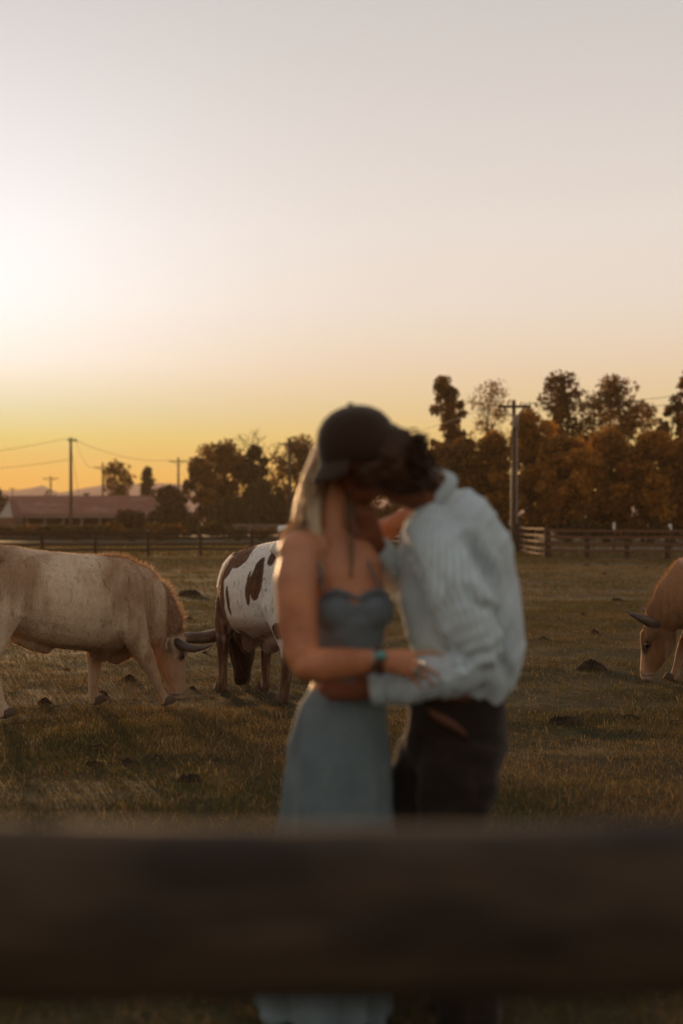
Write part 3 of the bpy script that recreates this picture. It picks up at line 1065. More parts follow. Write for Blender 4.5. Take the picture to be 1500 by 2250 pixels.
for px, py, w, lab in [
        (415, 1712, 62, 'biggest dark lumpy clod in the grass left of the blue-grey skirt'),
        (212, 1640, 52, 'dark rounded clod under the front feet of the cream cow, nearer the camera'),
        (207, 1678, 46, 'low dark clod just in front of the rounded clod on the left'),
        (282, 1672, 56, 'flat dark clod between the rounded clod and the biggest clod'),
        (345, 1662, 34, 'small dark clod above the biggest clod'),
        (1238, 1582, 82, 'wide flat dark clod in the grass right of the man in jeans'),
        (1476, 1580, 44, 'dark clod by the right edge, nearest the camera there'),
        (1385, 1570, 40, 'small dark clod midway between the wide flat clod and the right edge'),
        (1300, 1470, 70, 'broad low clod in the grass left of the tan cow muzzle'),
        (1304, 1392, 28, 'small low mound between the man and the horn of the tan cow'),
        (1194, 1402, 24, 'round dark clod close to the back of the striped shirt'),
        (1354, 1320, 30, 'dark clod far up the grass above the horn of the tan cow'),
        (1368, 1320, 12, 'tiny clod beside the dark clod above the horn of the tan cow'),
        (410, 1308, 54, 'long dark smear of dung behind the neck of the cream cow'),
        (388, 1356, 36, 'dark clod above the long horn of the pinto cow'),
        (416, 1358, 18, 'small clod beside the dark clod above the long horn'),
        (148, 1472, 26, 'dark clod between the legs of the cream cow'),
        (284, 1496, 46, 'grey-brown flat clod behind the slanting front leg of the cream cow'),
        (422, 1512, 22, 'round dark clod right of the cream cow muzzle'),
        (226, 1528, 30, 'dark clod right of the far front hoof of the cream cow'),
        (100, 1548, 36, 'low dark clod left of the far front hoof of the cream cow'),
        (1326, 1262, 16, 'tiny dark clod in the far grass near the right-hand fence'),
        (1288, 1242, 20, 'dark spot of dung close to the right-hand fence'),
        (1330, 1240, 12, 'smaller spot of dung close to the right-hand fence'),
        (1420, 1248, 16, 'dark spot of dung below the right part of the fence')]:
    clod(px, py, w, lab)
for i in range(22):
    clod(random.choice((random.uniform(430, 590), random.uniform(1170, 1490), random.uniform(1170, 1490), random.uniform(20, 560))), random.uniform(1255, 1760), random.uniform(9, 20),
         'tiny low dark clod lost in the grass of the paddock', group='tiny dark clods in the paddock grass')


def stalks(n, d0, d1, h0, h1):
    """stray dry stalks standing above the grazed grass"""
    mb = MB()
    for _ in range(n):
        d = d0 + (d1 - d0) * random.random() ** .8
        x = random.uniform(-1, 1) * (.26 * d + 1)
        for _ in range(random.randint(1, 4)):
            a, h = random.uniform(0, 2 * PI), random.uniform(h0, h1)
            b = np.array((x + random.gauss(0, .03), d + random.gauss(0, .03), 0))
            b[2] = float(gz(b[0], b[1]))
            ln = random.uniform(.2, 1.3) * h
            dv = np.array((math.cos(a), math.sin(a), 0))
            sd_ = np.array((.0016, .0004, 0)) * (1 + .03 * d)
            m_ = b + dv * ln * .35 + np.array((0, 0, h * .7))
            t_ = b + dv * ln + np.array((0, 0, h * .9))
            mb.add([b - sd_, b + sd_, m_ + sd_ * .8, m_ - sd_ * .8, t_], [(0, 1, 2, 3), (3, 2, 4)])
    me = mb.mesh('dry_stalks')
    set_col(me, np.tile(np.array((.27, .18, .08)), (len(mb.v), 1)) * RNG.uniform(.6, 1.2, len(mb.v))[:, None])
    tag(link('dry_stalks', me, M['grass'], smooth=False), 'stray dry grass stalks standing above the grazed grass', 'grass', kind='stuff')


stalks(420, 4, 15, .03, .075)

# ------------------------------------------------------------------ cows
def hairs(name, me, n, length, lift, flow, colf, parent, width=.0016):
    """fine tapering hairs standing on a skin mesh"""
    me.calc_loop_triangles()
    tv = np.empty(len(me.loop_triangles) * 3, np.int32)
    me.loop_triangles.foreach_get('vertices', tv)
    tv = tv.reshape(-1, 3)
    v, nn = verts_np(me), normals_np(me)
    a, b, c = v[tv[:, 0]], v[tv[:, 1]], v[tv[:, 2]]
    area = np.linalg.norm(np.cross(b - a, c - a), axis=1)
    L = length((a + b + c) / 3)
    wgt = area * (L > 0) * np.clip(L / .02, .3, 2.5)
    pick = RNG.choice(len(tv), n, p=wgt / wgt.sum())
    u, w = RNG.random(n), RNG.random(n)
    fl = u + w > 1
    u[fl], w[fl] = 1 - u[fl], 1 - w[fl]
    p = a[pick] * (1 - u - w)[:, None] + b[pick] * u[:, None] + c[pick] * w[:, None]
    nr = nn[tv[pick, 0]]
    f = flow(p)
    f = f - nr * np.sum(f * nr, 1)[:, None]
    dv = nr * lift + f * (1 - lift) + RNG.normal(0, .16, (n, 3))
    dv /= np.linalg.norm(dv, axis=1)[:, None]
    ln = length(p) * RNG.uniform(.55, 1.25, n)
    s = np.cross(dv, nr + 1e-4)
    s /= (np.linalg.norm(s, axis=1)[:, None] + 1e-9)
    s = s * width * RNG.uniform(.7, 1.4, n)[:, None]
    q_ = p - nr * .003
    vv = np.stack([q_ - s, q_ + s, q_ + dv * ln[:, None]], 1).reshape(-1, 3)
    h = bpy.data.meshes.new(name)
    h.from_pydata(vv.tolist(), [], np.arange(n * 3).reshape(-1, 3).tolist())
    set_col(h, np.repeat(colf(p) * RNG.uniform(.5, 1.5, n)[:, None], 3, 0))
    o = link(name, h, M['coat_hair'], parent, smooth=False)
    o['kind'] = 'stuff'
    return o


def cow(name, label, loc, yaw, stations, neck, head, legs, horns, ears, eyes, colf, hornm, tailp=None, extra=None, longhair=None, wrinkle=.004, nh=60000):
    t = thing(name, label, 'cow', loc, yaw, 'longhorn cows grazing in the paddock')
    mb = MB()
    mb.loft([((x, 0, (a + b) / 2), (a - b) / 2, w) for x, a, b, w in stations], n=24, cap=.25)
    mb.loft(neck, n=18, hint=(1, 0, .3), cap=.3)
    mb.loft(head, n=18, hint=(1, 0, .2), cap=.35)
    for lg in legs:
        mb.loft(lg[:-1] + [(lg[-1][0], lg[-1][1])], n=14, hint=(1, 0, 0), cap=.2)
    if extra:
        extra(mb)
    me = fuse('body', mb, .0125, 7, .5)
    v = verts_np(me)
    nr = normals_np(me)
    # ribs, folds of skin and soft muscle relief
    w = fbm(v * np.array((5, 5, 3.0)), 3, 2) * .006 + vnoise(v * np.array((26, 14, 5.0)), 8) * wrinkle
    w = w + np.sin(v[:, 0] * 78 + v[:, 2] * 9) * .0022 * smoothstep(.62, .75, v[:, 2]) * smoothstep(1.12, .95, v[:, 2]) * (np.abs(v[:, 0]) < .35) * (np.abs(v[:, 1]) > .15)
    w = w + vnoise(v * np.array((9, 9, 9)) + 4, 9) * .010 * smoothstep(.4, .55, v[:, 0]) * (v[:, 2] > .5)
    v = v + nr * w[:, None]
    set_verts(me, v)
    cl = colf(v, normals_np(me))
    for e in eyes:
        rd = np.linalg.norm((v - np.array(e)) * np.array((1, 1, .8)), axis=1)
        cl = cl * (1 - .75 * smoothstep(.046, .022, rd))[:, None]
    tipc = np.array(head[-2][0])
    for sy in (-1, 1):
        rd = np.linalg.norm((v - tipc - np.array((head[-2][1] * .85, sy * .034, .012))) * np.array((.7, 1.2, 1)), axis=1)
        cl = cl * (1 - .85 * smoothstep(.024, .012, rd))[:, None]
    mouth = smoothstep(.010, .003, np.abs(v[:, 2] - tipc[2] + .012)) * (np.abs(v[:, 0] - tipc[0] + .02) < .08) * (v[:, 0] < tipc[0] + .05) * (np.abs(v[:, 1] - tipc[1]) < .12)
    cl = cl * (1 - .7 * mouth)[:, None]
    set_col(me, cl)
    link('body', me, M['coat'], t)
    for lg in legs:
        c = np.array(lg[-1][0])
        h = MB()
        for sy in (-1, 1):
            h.loft([(c + (.012, sy * .023, .055), .042, .024), (c + (.03, sy * .025, .0), .056, .027)], n=10, hint=(1, 0, 0), cap=.08)
        link('hoof', h.mesh('hoof'), M['hoof'], t)
    for pts, rr in horns:
        h = MB()
        h.tube(pts, rr, n=12, cap=.3)
        link('horn', h.mesh('horn'), hornm, t)
    for root, tip, up in ears:
        h = MB()
        root, tip, up = map(np.array, (root, tip, up))
        for k, (a, b) in enumerate(((0, 1),)):
            ax = tip - root
            h.loft([(root, .026, .02), (root + ax * .3, .064, .02), (root + ax * .62, .074, .018), (root + ax * .88, .044, .012), (tip, .008, .006)], n=12, hint=up, cap=.1)
        m2 = h.mesh('ear')
        ve = verts_np(m2)
        axn = ax / np.linalg.norm(ax)
        sn = np.cross(axn, up / np.linalg.norm(up)) * (-1 if root[1] < 0 else 1)
        k = (ve - root) @ (up / np.linalg.norm(up))
        ve = ve + sn * (k ** 2 * 6)[:, None]        # cupped
        set_verts(m2, ve)
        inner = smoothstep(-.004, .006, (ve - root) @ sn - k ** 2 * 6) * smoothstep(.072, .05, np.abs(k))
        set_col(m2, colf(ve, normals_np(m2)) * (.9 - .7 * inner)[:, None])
        link('ear', m2, M['coat'], t)
    for e in eyes:
        h = MB()
        h.ball(e, .021, 12)
        link('eye', h.mesh('eye'), M['eye'], t)
    if tailp:
        h = MB()
        h.tube(tailp[0], tailp[1], n=8)
        m2 = h.mesh('tail')
        set_col(m2, colf(verts_np(m2), normals_np(m2)))
        link('tail', m2, M['coat'], t)
    cf = lambda p: colf(p, None)
    hairs('coat_hair', me, nh, longhair, .5, lambda p: np.stack([-.7 + 0 * p[:, 0], 0 * p[:, 0], -.75 + 0 * p[:, 0]], -1), lambda p: cf(p) * 1.15, t)
    return t


def mixc(a, b, f):
    return np.asarray(a) * (1 - f[:, None]) + np.asarray(b) * f[:, None]


# ---- cream cow, heading right and away ---------------------------------
ST1 = [(-.84, 1.06, .86, .09), (-.76, 1.20, .72, .18), (-.60, 1.27, .62, .245), (-.42, 1.265, .60, .26), (-.22, 1.225, .545, .30), (.03, 1.195, .48, .33),
       (.28, 1.18, .44, .31), (.47, 1.16, .41, .265), (.62, 1.08, .44, .20), (.72, .96, .52, .13)]
NK1 = [((.36, 0, .84), .34, .22), ((.60, 0, .80), .30, .185), ((.76, 0, .68), .225, .14), ((.86, 0, .56), .165, .11)]
HD1 = [((.885, .0, .57), .085, .085), ((.885, .0, .49), .14, .105), ((.90, 0, .39), .145, .108), ((.92, 0, .28), .118, .088), ((.95, 0, .17), .078, .068), ((.96, 0, .09), .070, .066), ((.962, 0, .05), .055, .056)]
LG1 = [
    [((.44, -.17, .86), .15, .10), ((.50, -.20, .64), .125, .085), ((.575, -.19, .47), .082, .062), ((.655, -.175, .33), .056, .05), ((.69, -.165, .27), .044, .042), ((.755, -.15, .13), .035, .034), ((.785, -.14, .075), .042, .04), ((.80, -.135, .03), .04, .04)],
    [((.40, .17, .80), .15, .10), ((.37, .19, .60), .11, .08), ((.345, .18, .44), .072, .058), ((.335, .17, .33), .060, .052), ((.33, .165, .26), .046, .042), ((.325, .16, .12), .037, .036), ((.335, .16, .075), .046, .042), ((.345, .16, .03), .042, .042)],
    [((-.58, -.16, .95), .20, .12), ((-.50, -.20, .74), .17, .10), ((-.55, -.215, .55), .085, .065), ((-.60, -.225, .43), .062, .05), ((-.575, -.23, .33), .047, .04), ((-.52, -.235, .14), .037, .036), ((-.50, -.235, .08), .045, .042), ((-.485, -.235, .03), .042, .042)],
    [((-.60, .16, .95), .20, .12), ((-.58, .20, .74), .16, .10), ((-.70, .20, .55), .085, .065), ((-.78, .19, .43), .06, .05), ((-.77, .185, .33), .046, .04), ((-.745, .18, .14), .037, .036), ((-.735, .18, .08), .045, .042), ((-.72, .18, .03), .042, .042)],
]


def col1(v, n):
    light = fbm(v * np.array((2.2, 2.2, 1.3)), 51, 3)
    streak = vnoise(v * np.array((16, 16, 2.6)), 52) * .5 + vnoise(v * np.array((40, 40, 6.0)), 53) * .35
    f = smoothstep(-.75, .55, light + .6 * streak)
    c = mixc((.36, .21, .115), (.70, .53, .37), f)
    face = smoothstep(.55, .80, v[:, 0] - .25 * (v[:, 2] - .5))
    c = mixc(c, np.array((.40, .235, .135)), face * .75)
    leg = smoothstep(.5, .25, v[:, 2]) * (v[:, 0] < .72 + .4 * (v[:, 2] < .1))
    c = mixc(c, np.array((.47, .30, .19)), leg * .6)
    crest = smoothstep(1.02, 1.16, v[:, 2]) * smoothstep(.25, .5, v[:, 0])
    c = mixc(c, np.array((.46, .28, .16)), crest * .6)
    mz = smoothstep(.12, .06, v[:, 2]) * (v[:, 0] > .86)
    c = mixc(c, np.array((.42, .30, .25)), mz * .7)
    under = smoothstep(.60, .50, v[:, 2]) * (np.abs(v[:, 1]) < .14) * (v[:, 0] < .5)  # underside shade of belly and brisket put into the coat colour
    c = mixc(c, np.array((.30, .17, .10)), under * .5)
    return c


def long1(p):
    L = np.full(len(p), .017)
    # crest of the neck, poll tuft, brisket, sheath
    cr = smoothstep(.20, .45, p[:, 0]) * smoothstep(.07, .0, np.abs(p[:, 1])) * (p[:, 2] > .58) * (p[:, 2] > 1.10 - 1.3 * np.clip(p[:, 0] - .52, 0, 1))
    L += cr * .038
    L += smoothstep(.80, .84, p[:, 0]) * (p[:, 2] > .56) * .03
    L += smoothstep(.47, .42, p[:, 2]) * (np.abs(p[:, 1]) < .12) * (np.abs(p[:, 0] - .1) < .6) * .018
    L = np.where(p[:, 2] < .35, .006, L)
    return L


def sheath1(mb):
    mb.loft([((-.32, 0, .62), .10, .07), ((-.16, 0, .54), .085, .06), ((-.08, 0, .475), .045, .04)], n=12, hint=(1, 0, 0))
    mb.loft([((.30, 0, .50), .10, .07), ((.46, 0, .43), .10, .05), ((.62, 0, .50), .09, .06)], n=12, hint=(0, 0, 1))   # dewlap
    for sy in (-1, 1):
        mb.ball((-.57, sy * .19, 1.18), (.10, .06, .05))           # hip bone
        mb.ball((.935, sy * .088, .40), (.045, .03, .045))         # brow
        mb.ball((.40, sy * .16, .92), (.15, .10, .24))             # shoulder blade
    mb.ball((.98, 0, .07), (.045, .055, .04))


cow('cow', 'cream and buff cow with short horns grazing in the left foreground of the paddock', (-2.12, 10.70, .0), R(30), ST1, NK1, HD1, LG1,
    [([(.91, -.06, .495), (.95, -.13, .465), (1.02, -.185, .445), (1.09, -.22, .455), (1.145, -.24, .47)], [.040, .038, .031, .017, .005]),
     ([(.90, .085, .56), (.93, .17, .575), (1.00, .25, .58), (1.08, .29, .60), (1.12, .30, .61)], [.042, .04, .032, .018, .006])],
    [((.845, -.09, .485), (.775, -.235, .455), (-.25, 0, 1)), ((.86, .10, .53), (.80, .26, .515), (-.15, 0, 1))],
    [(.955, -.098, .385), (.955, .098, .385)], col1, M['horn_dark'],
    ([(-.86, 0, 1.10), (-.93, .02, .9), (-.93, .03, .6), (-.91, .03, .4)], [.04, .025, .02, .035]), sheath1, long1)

# ---- pinto longhorn seen from behind -------------------------------------
ST2 = [(-.80, 1.14, .90, .10), (-.72, 1.27, .72, .20), (-.56, 1.345, .62, .27), (-.40, 1.33, .58, .27), (-.18, 1.30, .52, .31), (.06, 1.27, .46, .345), (.28, 1.25, .46, .32),
       (.46, 1.22, .48, .26), (.60, 1.10, .52, .19), (.68, .98, .58, .13)]
NK2 = [((.38, 0, .86), .28, .2), ((.58, -.02, .78), .23, .17), ((.68, -.05, .62), .17, .14), ((.70, -.08, .50), .14, .12)]
HD2 = [((.70, -.08, .50), .10, .13), ((.71, -.09, .41), .125, .125), ((.72, -.10, .30), .12, .115), ((.73, -.11, .18), .09, .085), ((.735, -.115, .09), .075, .08), ((.735, -.115, .05), .06, .07)]
LG2 = [
    [((.44, .17, .80), .14, .10), ((.46, .20, .60), .10, .08), ((.48, .20, .44), .066, .055), ((.49, .20, .33), .052, .048), ((.49, .20, .26), .042, .040), ((.47, .205, .12), .036, .035), ((.47, .21, .075), .044, .042), ((.485, .21, .03), .042, .042)],
    [((.44, -.17, .80), .14, .10), ((.42, -.20, .60), .10, .08), ((.39, -.18, .44), .066, .055), ((.38, -.16, .33), .052, .048), ((.38, -.155, .26), .042, .040), ((.37, -.145, .12), .036, .035), ((.37, -.145, .075), .044, .042), ((.385, -.145, .03), .042, .042)],
    [((-.56, .16, .98), .22, .13), ((-.47, .21, .76), .18, .105), ((-.55, .20, .58), .095, .072), ((-.60, .19, .45), .066, .054), ((-.58, .185, .34), .050, .044), ((-.53, .18, .14), .042, .040), ((-.52, .18, .08), .050, .046), ((-.505, .18, .03), .046, .044)],
    [((-.56, -.16, .98), .22, .13), ((-.46, -.21, .76), .18, .105), ((-.50, -.20, .58), .095, .072), ((-.56, -.19, .45), .062, .05), ((-.55, -.185, .34), .046, .040), ((-.50, -.18, .14), .037, .036), ((-.49, -.18, .08), .046, .042), ((-.475, -.18, .03), .042, .042)],
]
PATCH2 = [(-.26, .27, .98, .075, .17), (-.16, .30, .92, .030, .14), (-.41, .12, 1.18, .06, .075), (.10, .33, 1.16, .13, .09), (.26, .33, 1.10, .12, .12), (.33, .33, .86, .10, .24), (.16, .34, .80, .035, .13),
          (.34, .20, 1.22, .20, .06), (.44, .24, .70, .10, .2), (-.58, .30, .60, .09, .06)]


def col2(v, n):
    c = np.tile(np.array((.76, .71, .65)), (len(v), 1)) * (1 + .06 * fbm(v * 3, 61, 2))[:, None]
    jag = vnoise(v * np.array((30, 30, 9.0)), 62) * .10 + vnoise(v * 7, 63) * .16
    m = np.zeros(len(v))
    side = v[:, 1] > -.05
    for x, y, z, rx, rz in PATCH2:
        sd_ = side | (x > .05)
        e = ((v[:, 0] - x) / rx) ** 2 + ((v[:, 2] - z) / rz) ** 2
        m = np.maximum(m, smoothstep(1.06, .96, np.sqrt(e) + jag) * sd_)
    m = np.maximum(m, smoothstep(.55, .65, fbm(v * 2.3 + 9, 66, 2) + jag) * (~side) * (v[:, 2] > .6))
    m = np.maximum(m, smoothstep(.54, .40, v[:, 0]) * 0)
    m = np.maximum(m, smoothstep(.46, .56, v[:, 0] + jag * .6 - .35 * (v[:, 2] > .9)) * (v[:, 2] > .0))
    leg = smoothstep(.60, .50, v[:, 2] + jag * .6 + .10 * (v[:, 0] < -.2))
    low = leg * ((np.abs(v[:, 1]) > .11) | (v[:, 0] > .4))
    brown = mixc((.115, .040, .015), (.050, .020, .010), smoothstep(-.4, .5, fbm(v * np.array((9, 9, 2.5)), 64, 2)))
    c = mixc(c, brown, m)
    legc = mixc(np.array((.085, .038, .02)), np.array((.20, .11, .065)), smoothstep(-.2, .7, vnoise(v * np.array((40, 40, 5.0)), 69)))
    c = mixc(c, legc, low)
    speck = smoothstep(.62, .74, vnoise(v * 34, 67)) * smoothstep(.1, .6, vnoise(v * 4, 68))
    c = mixc(c, np.array((.20, .12, .08)), speck * (1 - m) * .8)
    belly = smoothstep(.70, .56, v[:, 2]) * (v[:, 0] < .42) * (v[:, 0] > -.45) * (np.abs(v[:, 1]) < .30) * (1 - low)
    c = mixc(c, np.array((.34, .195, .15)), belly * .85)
    head = smoothstep(.56, .62, v[:, 0]) * (v[:, 2] < .75)
    c = mixc(c, np.array((.040, .018, .010)), head)
    return c


def long2(p):
    L = np.full(len(p), .014)
    L += smoothstep(.50, .46, p[:, 2]) * (np.abs(p[:, 1]) < .12) * (p[:, 0] > -.2) * (p[:, 0] < .5) * .022
    L = np.where(p[:, 2] < .4, .006, L)
    return L


def extra2(mb):
    for sy in (-1, 1):
        mb.ball((-.50, sy * .215, 1.24), (.10, .06, .06))
        mb.ball((.36, sy * .16, .92), (.15, .10, .24))
    mb.loft([((-.20, 0, .54), .10, .09), ((-.03, .02, .44), .075, .06), ((.05, .02, .39), .035, .03)], n=12, hint=(1, 0, 0))
    mb.loft([((.30, 0, .52), .10, .08), ((.45, 0, .43), .11, .06), ((.58, 0, .52), .09, .07)], n=12, hint=(0, 0, 1))


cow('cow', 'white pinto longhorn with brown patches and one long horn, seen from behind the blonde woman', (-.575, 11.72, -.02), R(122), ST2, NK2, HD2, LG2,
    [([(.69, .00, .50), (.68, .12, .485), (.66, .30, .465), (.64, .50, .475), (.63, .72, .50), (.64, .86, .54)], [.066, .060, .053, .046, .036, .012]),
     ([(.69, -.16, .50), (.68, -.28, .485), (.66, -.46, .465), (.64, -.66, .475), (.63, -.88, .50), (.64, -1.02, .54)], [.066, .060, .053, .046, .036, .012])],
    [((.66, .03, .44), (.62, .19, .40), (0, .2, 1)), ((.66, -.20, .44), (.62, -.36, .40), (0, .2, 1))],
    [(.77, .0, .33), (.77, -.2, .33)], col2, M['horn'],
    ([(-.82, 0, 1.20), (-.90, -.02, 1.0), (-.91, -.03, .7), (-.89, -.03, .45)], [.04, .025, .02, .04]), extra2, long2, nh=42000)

# ---- tan cow at the right edge, heading left -----------------------------
NK3 = [((.34, 0, .90), .32, .22), ((.58, 0, .86), .28, .17), ((.75, 0, .70), .21, .13), ((.86, 0, .56), .155, .105)]
HD3 = [((.87, .0, .545), .09, .09), ((.865, .0, .46), .165, .108), ((.875, 0, .36), .165, .105), ((.905, 0, .26), .128, .082), ((.945, 0, .16), .086, .066), ((.965, 0, .09), .068, .064), ((.967, 0, .05), .052, .056)]
LG3 = [
    [((.44, .17, .84), .15, .10), ((.46, .20, .62), .115, .08), ((.43, .19, .46), .07, .058), ((.41, .18, .34), .056, .05), ((.405, .175, .27), .044, .042), ((.39, .17, .12), .036, .035), ((.39, .17, .075), .044, .042), ((.41, .17, .03), .042, .042)],
    [((.46, -.17, .84), .15, .10), ((.53, -.19, .62), .105, .08), ((.60, -.18, .46), .068, .056), ((.66, -.17, .34), .054, .05), ((.69, -.165, .27), .044, .042), ((.73, -.16, .12), .036, .035), ((.74, -.16, .075), .044, .042), ((.76, -.16, .03), .042, .042)],
    LG1[2], LG1[3]]
LG3[2] = [((x, -y, z), a, b) for (x, y, z), a, b in LG1[2]]
LG3[3] = [((x, -y, z), a, b) for (x, y, z), a, b in LG1[3]]


def col3(v, n):
    f = smoothstep(-.5, .7, fbm(v * np.array((3, 3, 2.0)), 71, 3) + .4 * vnoise(v * np.array((30, 30, 6.0)), 72))
    c = mixc((.20, .092, .040), (.33, .165, .078), f)
    wh = smoothstep(.62, .50, v[:, 0] + .28 * vnoise(v * 3.5, 73) + .25 * smoothstep(.85, .60, v[:, 2]))
    c = mixc(c, np.array((.60, .44, .31)), wh * .9)
    mz = smoothstep(.12, .07, v[:, 2]) * (v[:, 0] > .86)
    c = mixc(c, np.array((.50, .36, .29)), mz * .8)
    bl = smoothstep(.97, 1.0, v[:, 0]) * smoothstep(.34, .24, v[:, 2])
    c = mixc(c, np.array((.50, .30, .18)), bl * .7)
    es = smoothstep(.06, .02, np.hypot(v[:, 0] - .985, v[:, 2] - .31)) * (np.abs(v[:, 1]) > .04)
    c = mixc(c, np.array((.03, .015, .01)), es * .9)
    c = mixc(c, np.array((.45, .30, .2)), smoothstep(.5, .2, v[:, 2]) * (v[:, 0] < .8) * .6)
    return c


def long3(p):
    L = np.full(len(p), .016)
    cr = smoothstep(.35, .5, p[:, 0]) * smoothstep(.07, .0, np.abs(p[:, 1])) * (p[:, 2] > .50) * (p[:, 2] > 1.06 - 1.35 * np.clip(p[:, 0] - .5, 0, 1))
    L += cr * .020
    return np.where(p[:, 2] < .35, .006, L)


cow('cow', 'tan cow with a dark horn reaching in from the right edge to graze', (3.65, 12.44, -.02), R(161), [(x, a + .02, b, w) for x, a, b, w in ST1], NK3, HD3, LG3,
    [([(.885, .08, .535), (.92, .15, .565), (.99, .20, .60), (1.08, .22, .64), (1.13, .22, .67)], [.052, .048, .036, .018, .006]),
     ([(.885, -.08, .535), (.91, -.17, .565), (.95, -.25, .60), (1.02, -.30, .64), (1.06, -.31, .66)], [.055, .052, .040, .022, .007])],
    [((.86, .10, .49), (.95, .25, .425), (.25, .15, 1)), ((.86, -.10, .49), (.86, -.26, .45), (.2, 0, 1))],
    [(.955, .09, .36), (.955, -.09, .36)], col3, M['horn_dark'],
    ([(-.86, 0, 1.10), (-.93, .02, .9), (-.93, .03, .6), (-.91, .03, .4)], [.04, .025, .02, .035]), sheath1, long3, nh=42000)

# ------------------------------------------------------------------ people
def fabric(name, c1, c2, stripe=None, rough=.85, sheen=.15, weave=600, worn=None):
    """cloth: stripe = (pitch, width) reads the 'u' attribute (metres round the limb or trunk)"""
    m = mat(name, c1, rough, noise=[(7, c2, .4, .7), (60, tuple(x * .8 for x in c1), .5, .8)] + ([worn] if worn else []), spec=.15, sheen=sheen, bump=(weave, .25))
    if stripe:
        t = m.node_tree
        p = t.nodes['Principled BSDF']
        src = p.inputs['Base Color'].links[0].from_socket
        a = N(t, 'ShaderNodeAttribute', attribute_name='u')
        s_ = math_node(t, 'SINE', math_node(t, 'MULTIPLY', a.outputs['Fac'], 2 * PI / stripe[0]))
        mr_ = N(t, 'ShaderNodeMapRange')
        mr_.inputs['From Min'].default_value = -stripe[1]
        mr_.inputs['From Max'].default_value = stripe[1]
        t.links.new(s_, mr_.inputs['Value'])
        f = mr_.outputs[0]
        t.links.new(mixrgb(t, 'MIX', f, src, stripe[2]), p.inputs['Base Color'])
    return m


M['skin_w'] = mat('skin_w', (.54, .21, .088), .5, noise=[(9, (.36, .125, .052), .42, .62), (2.6, (.50, .235, .135), .45, .7), (70, (.42, .165, .08), .5, .8)], spec=.35, sss=.03)
M['skin_m'] = mat('skin_m', (.21, .074, .034), .55, noise=[(9, (.17, .056, .026), .4, .7)], spec=.3, sss=.02)
M['blonde'] = mat('blonde', (.74, .56, .36), .45, noise=[(30, (.46, .31, .17), .48, .68, (6, 6, .5)), (11, (.86, .72, .52), .55, .75, (5, 5, .5))], spec=.45, sheen=.2, trans=.3)
M['locks'] = mat('locks', (.80, .58, .35), .45, noise=[(30, (.44, .28, .14), .48, .68, (6, 6, .5))], spec=.45, trans=.5)
M['hair_dark'] = mat('hair_dark', (.050, .021, .009), .55, spec=.2, trans=.05)
M['hair_brown'] = mat('hair_brown', (.15, .085, .045), .5, spec=.3, trans=.1)
M['cap'] = fabric('cap', (.040, .020, .010), (.050, .025, .013), rough=.8, sheen=.3)
M['cap_brim'] = fabric('cap_brim', (.055, .034, .024), (.065, .042, .03), rough=.8)
M['shirt'] = fabric('shirt', (.57, .70, .72), (.50, .63, .65), stripe=(.0125, .9, (.43, .455, .475)), rough=.8, sheen=.2, weave=300)
M['jeans'] = fabric('jeans', (.022, .015, .011), (.030, .020, .015), rough=.9, worn=(14, (.045, .028, .02), .58, .8, (1, 1, .3)))
M['bodice'] = fabric('bodice', (.145, .175, .19), (.10, .122, .135), rough=.85)  # same dress as the skirt, shade put into this darker colour
M['skirt'] = fabric('skirt', (.165, .215, .225), (.12, .16, .172), rough=.85, worn=(9, (.095, .115, .125), .5, .75, (1.5, 1.5, .5)))
M['leather'] = mat('leather', (.13, .05, .026), .6, noise=[(20, (.09, .035, .02), .4, .7)])
M['boot'] = mat('boot', (.06, .03, .018), .5, noise=[(20, (.03, .016, .01), .4, .7)])
M['silver'] = mat('silver', (.35, .32, .28), .35, metal=.9)
M['turquoise'] = mat('turquoise', (.10, .30, .27), .3, noise=[(40, (.05, .16, .15), .5, .75)], spec=.5)
M['lip'] = mat('lip', (.30, .09, .07), .45)


def local(me, base):
    v = verts_np(me) - np.asarray(base)
    set_verts(me, v)
    return me


def finger(mb, pts, r=.0088):
    k = len(pts)
    mb.loft([(p, r * (1 - .30 * i / (k - 1)), r * (1 - .30 * i / (k - 1))) for i, p in enumerate(pts)], n=9, hint=(0, 1, .1), cap=.7)


def girth(v, bones):
    """distance round the nearest limb axis: where cloth stripes run along the limb"""
    best = np.full(len(v), 9.0)
    u = np.zeros(len(v))
    for a, b, r, ref in bones:
        a, b = np.asarray(a, float), np.asarray(b, float)
        ax = b - a
        ln = np.linalg.norm(ax)
        ax = ax / ln
        t = np.clip((v - a) @ ax, 0, ln)
        rel = v - a - t[:, None] * ax
        dd = np.linalg.norm(rel, axis=1) / r
        e1 = np.asarray(ref, float)
        e1 = e1 - ax * (e1 @ ax)
        e1 /= np.linalg.norm(e1)
        e2 = np.cross(ax, e1)
        ang = np.arctan2(rel @ e2, rel @ e1)
        w = dd < best
        best = np.where(w, dd, best)
        u = np.where(w, ang * r, u)
    return u


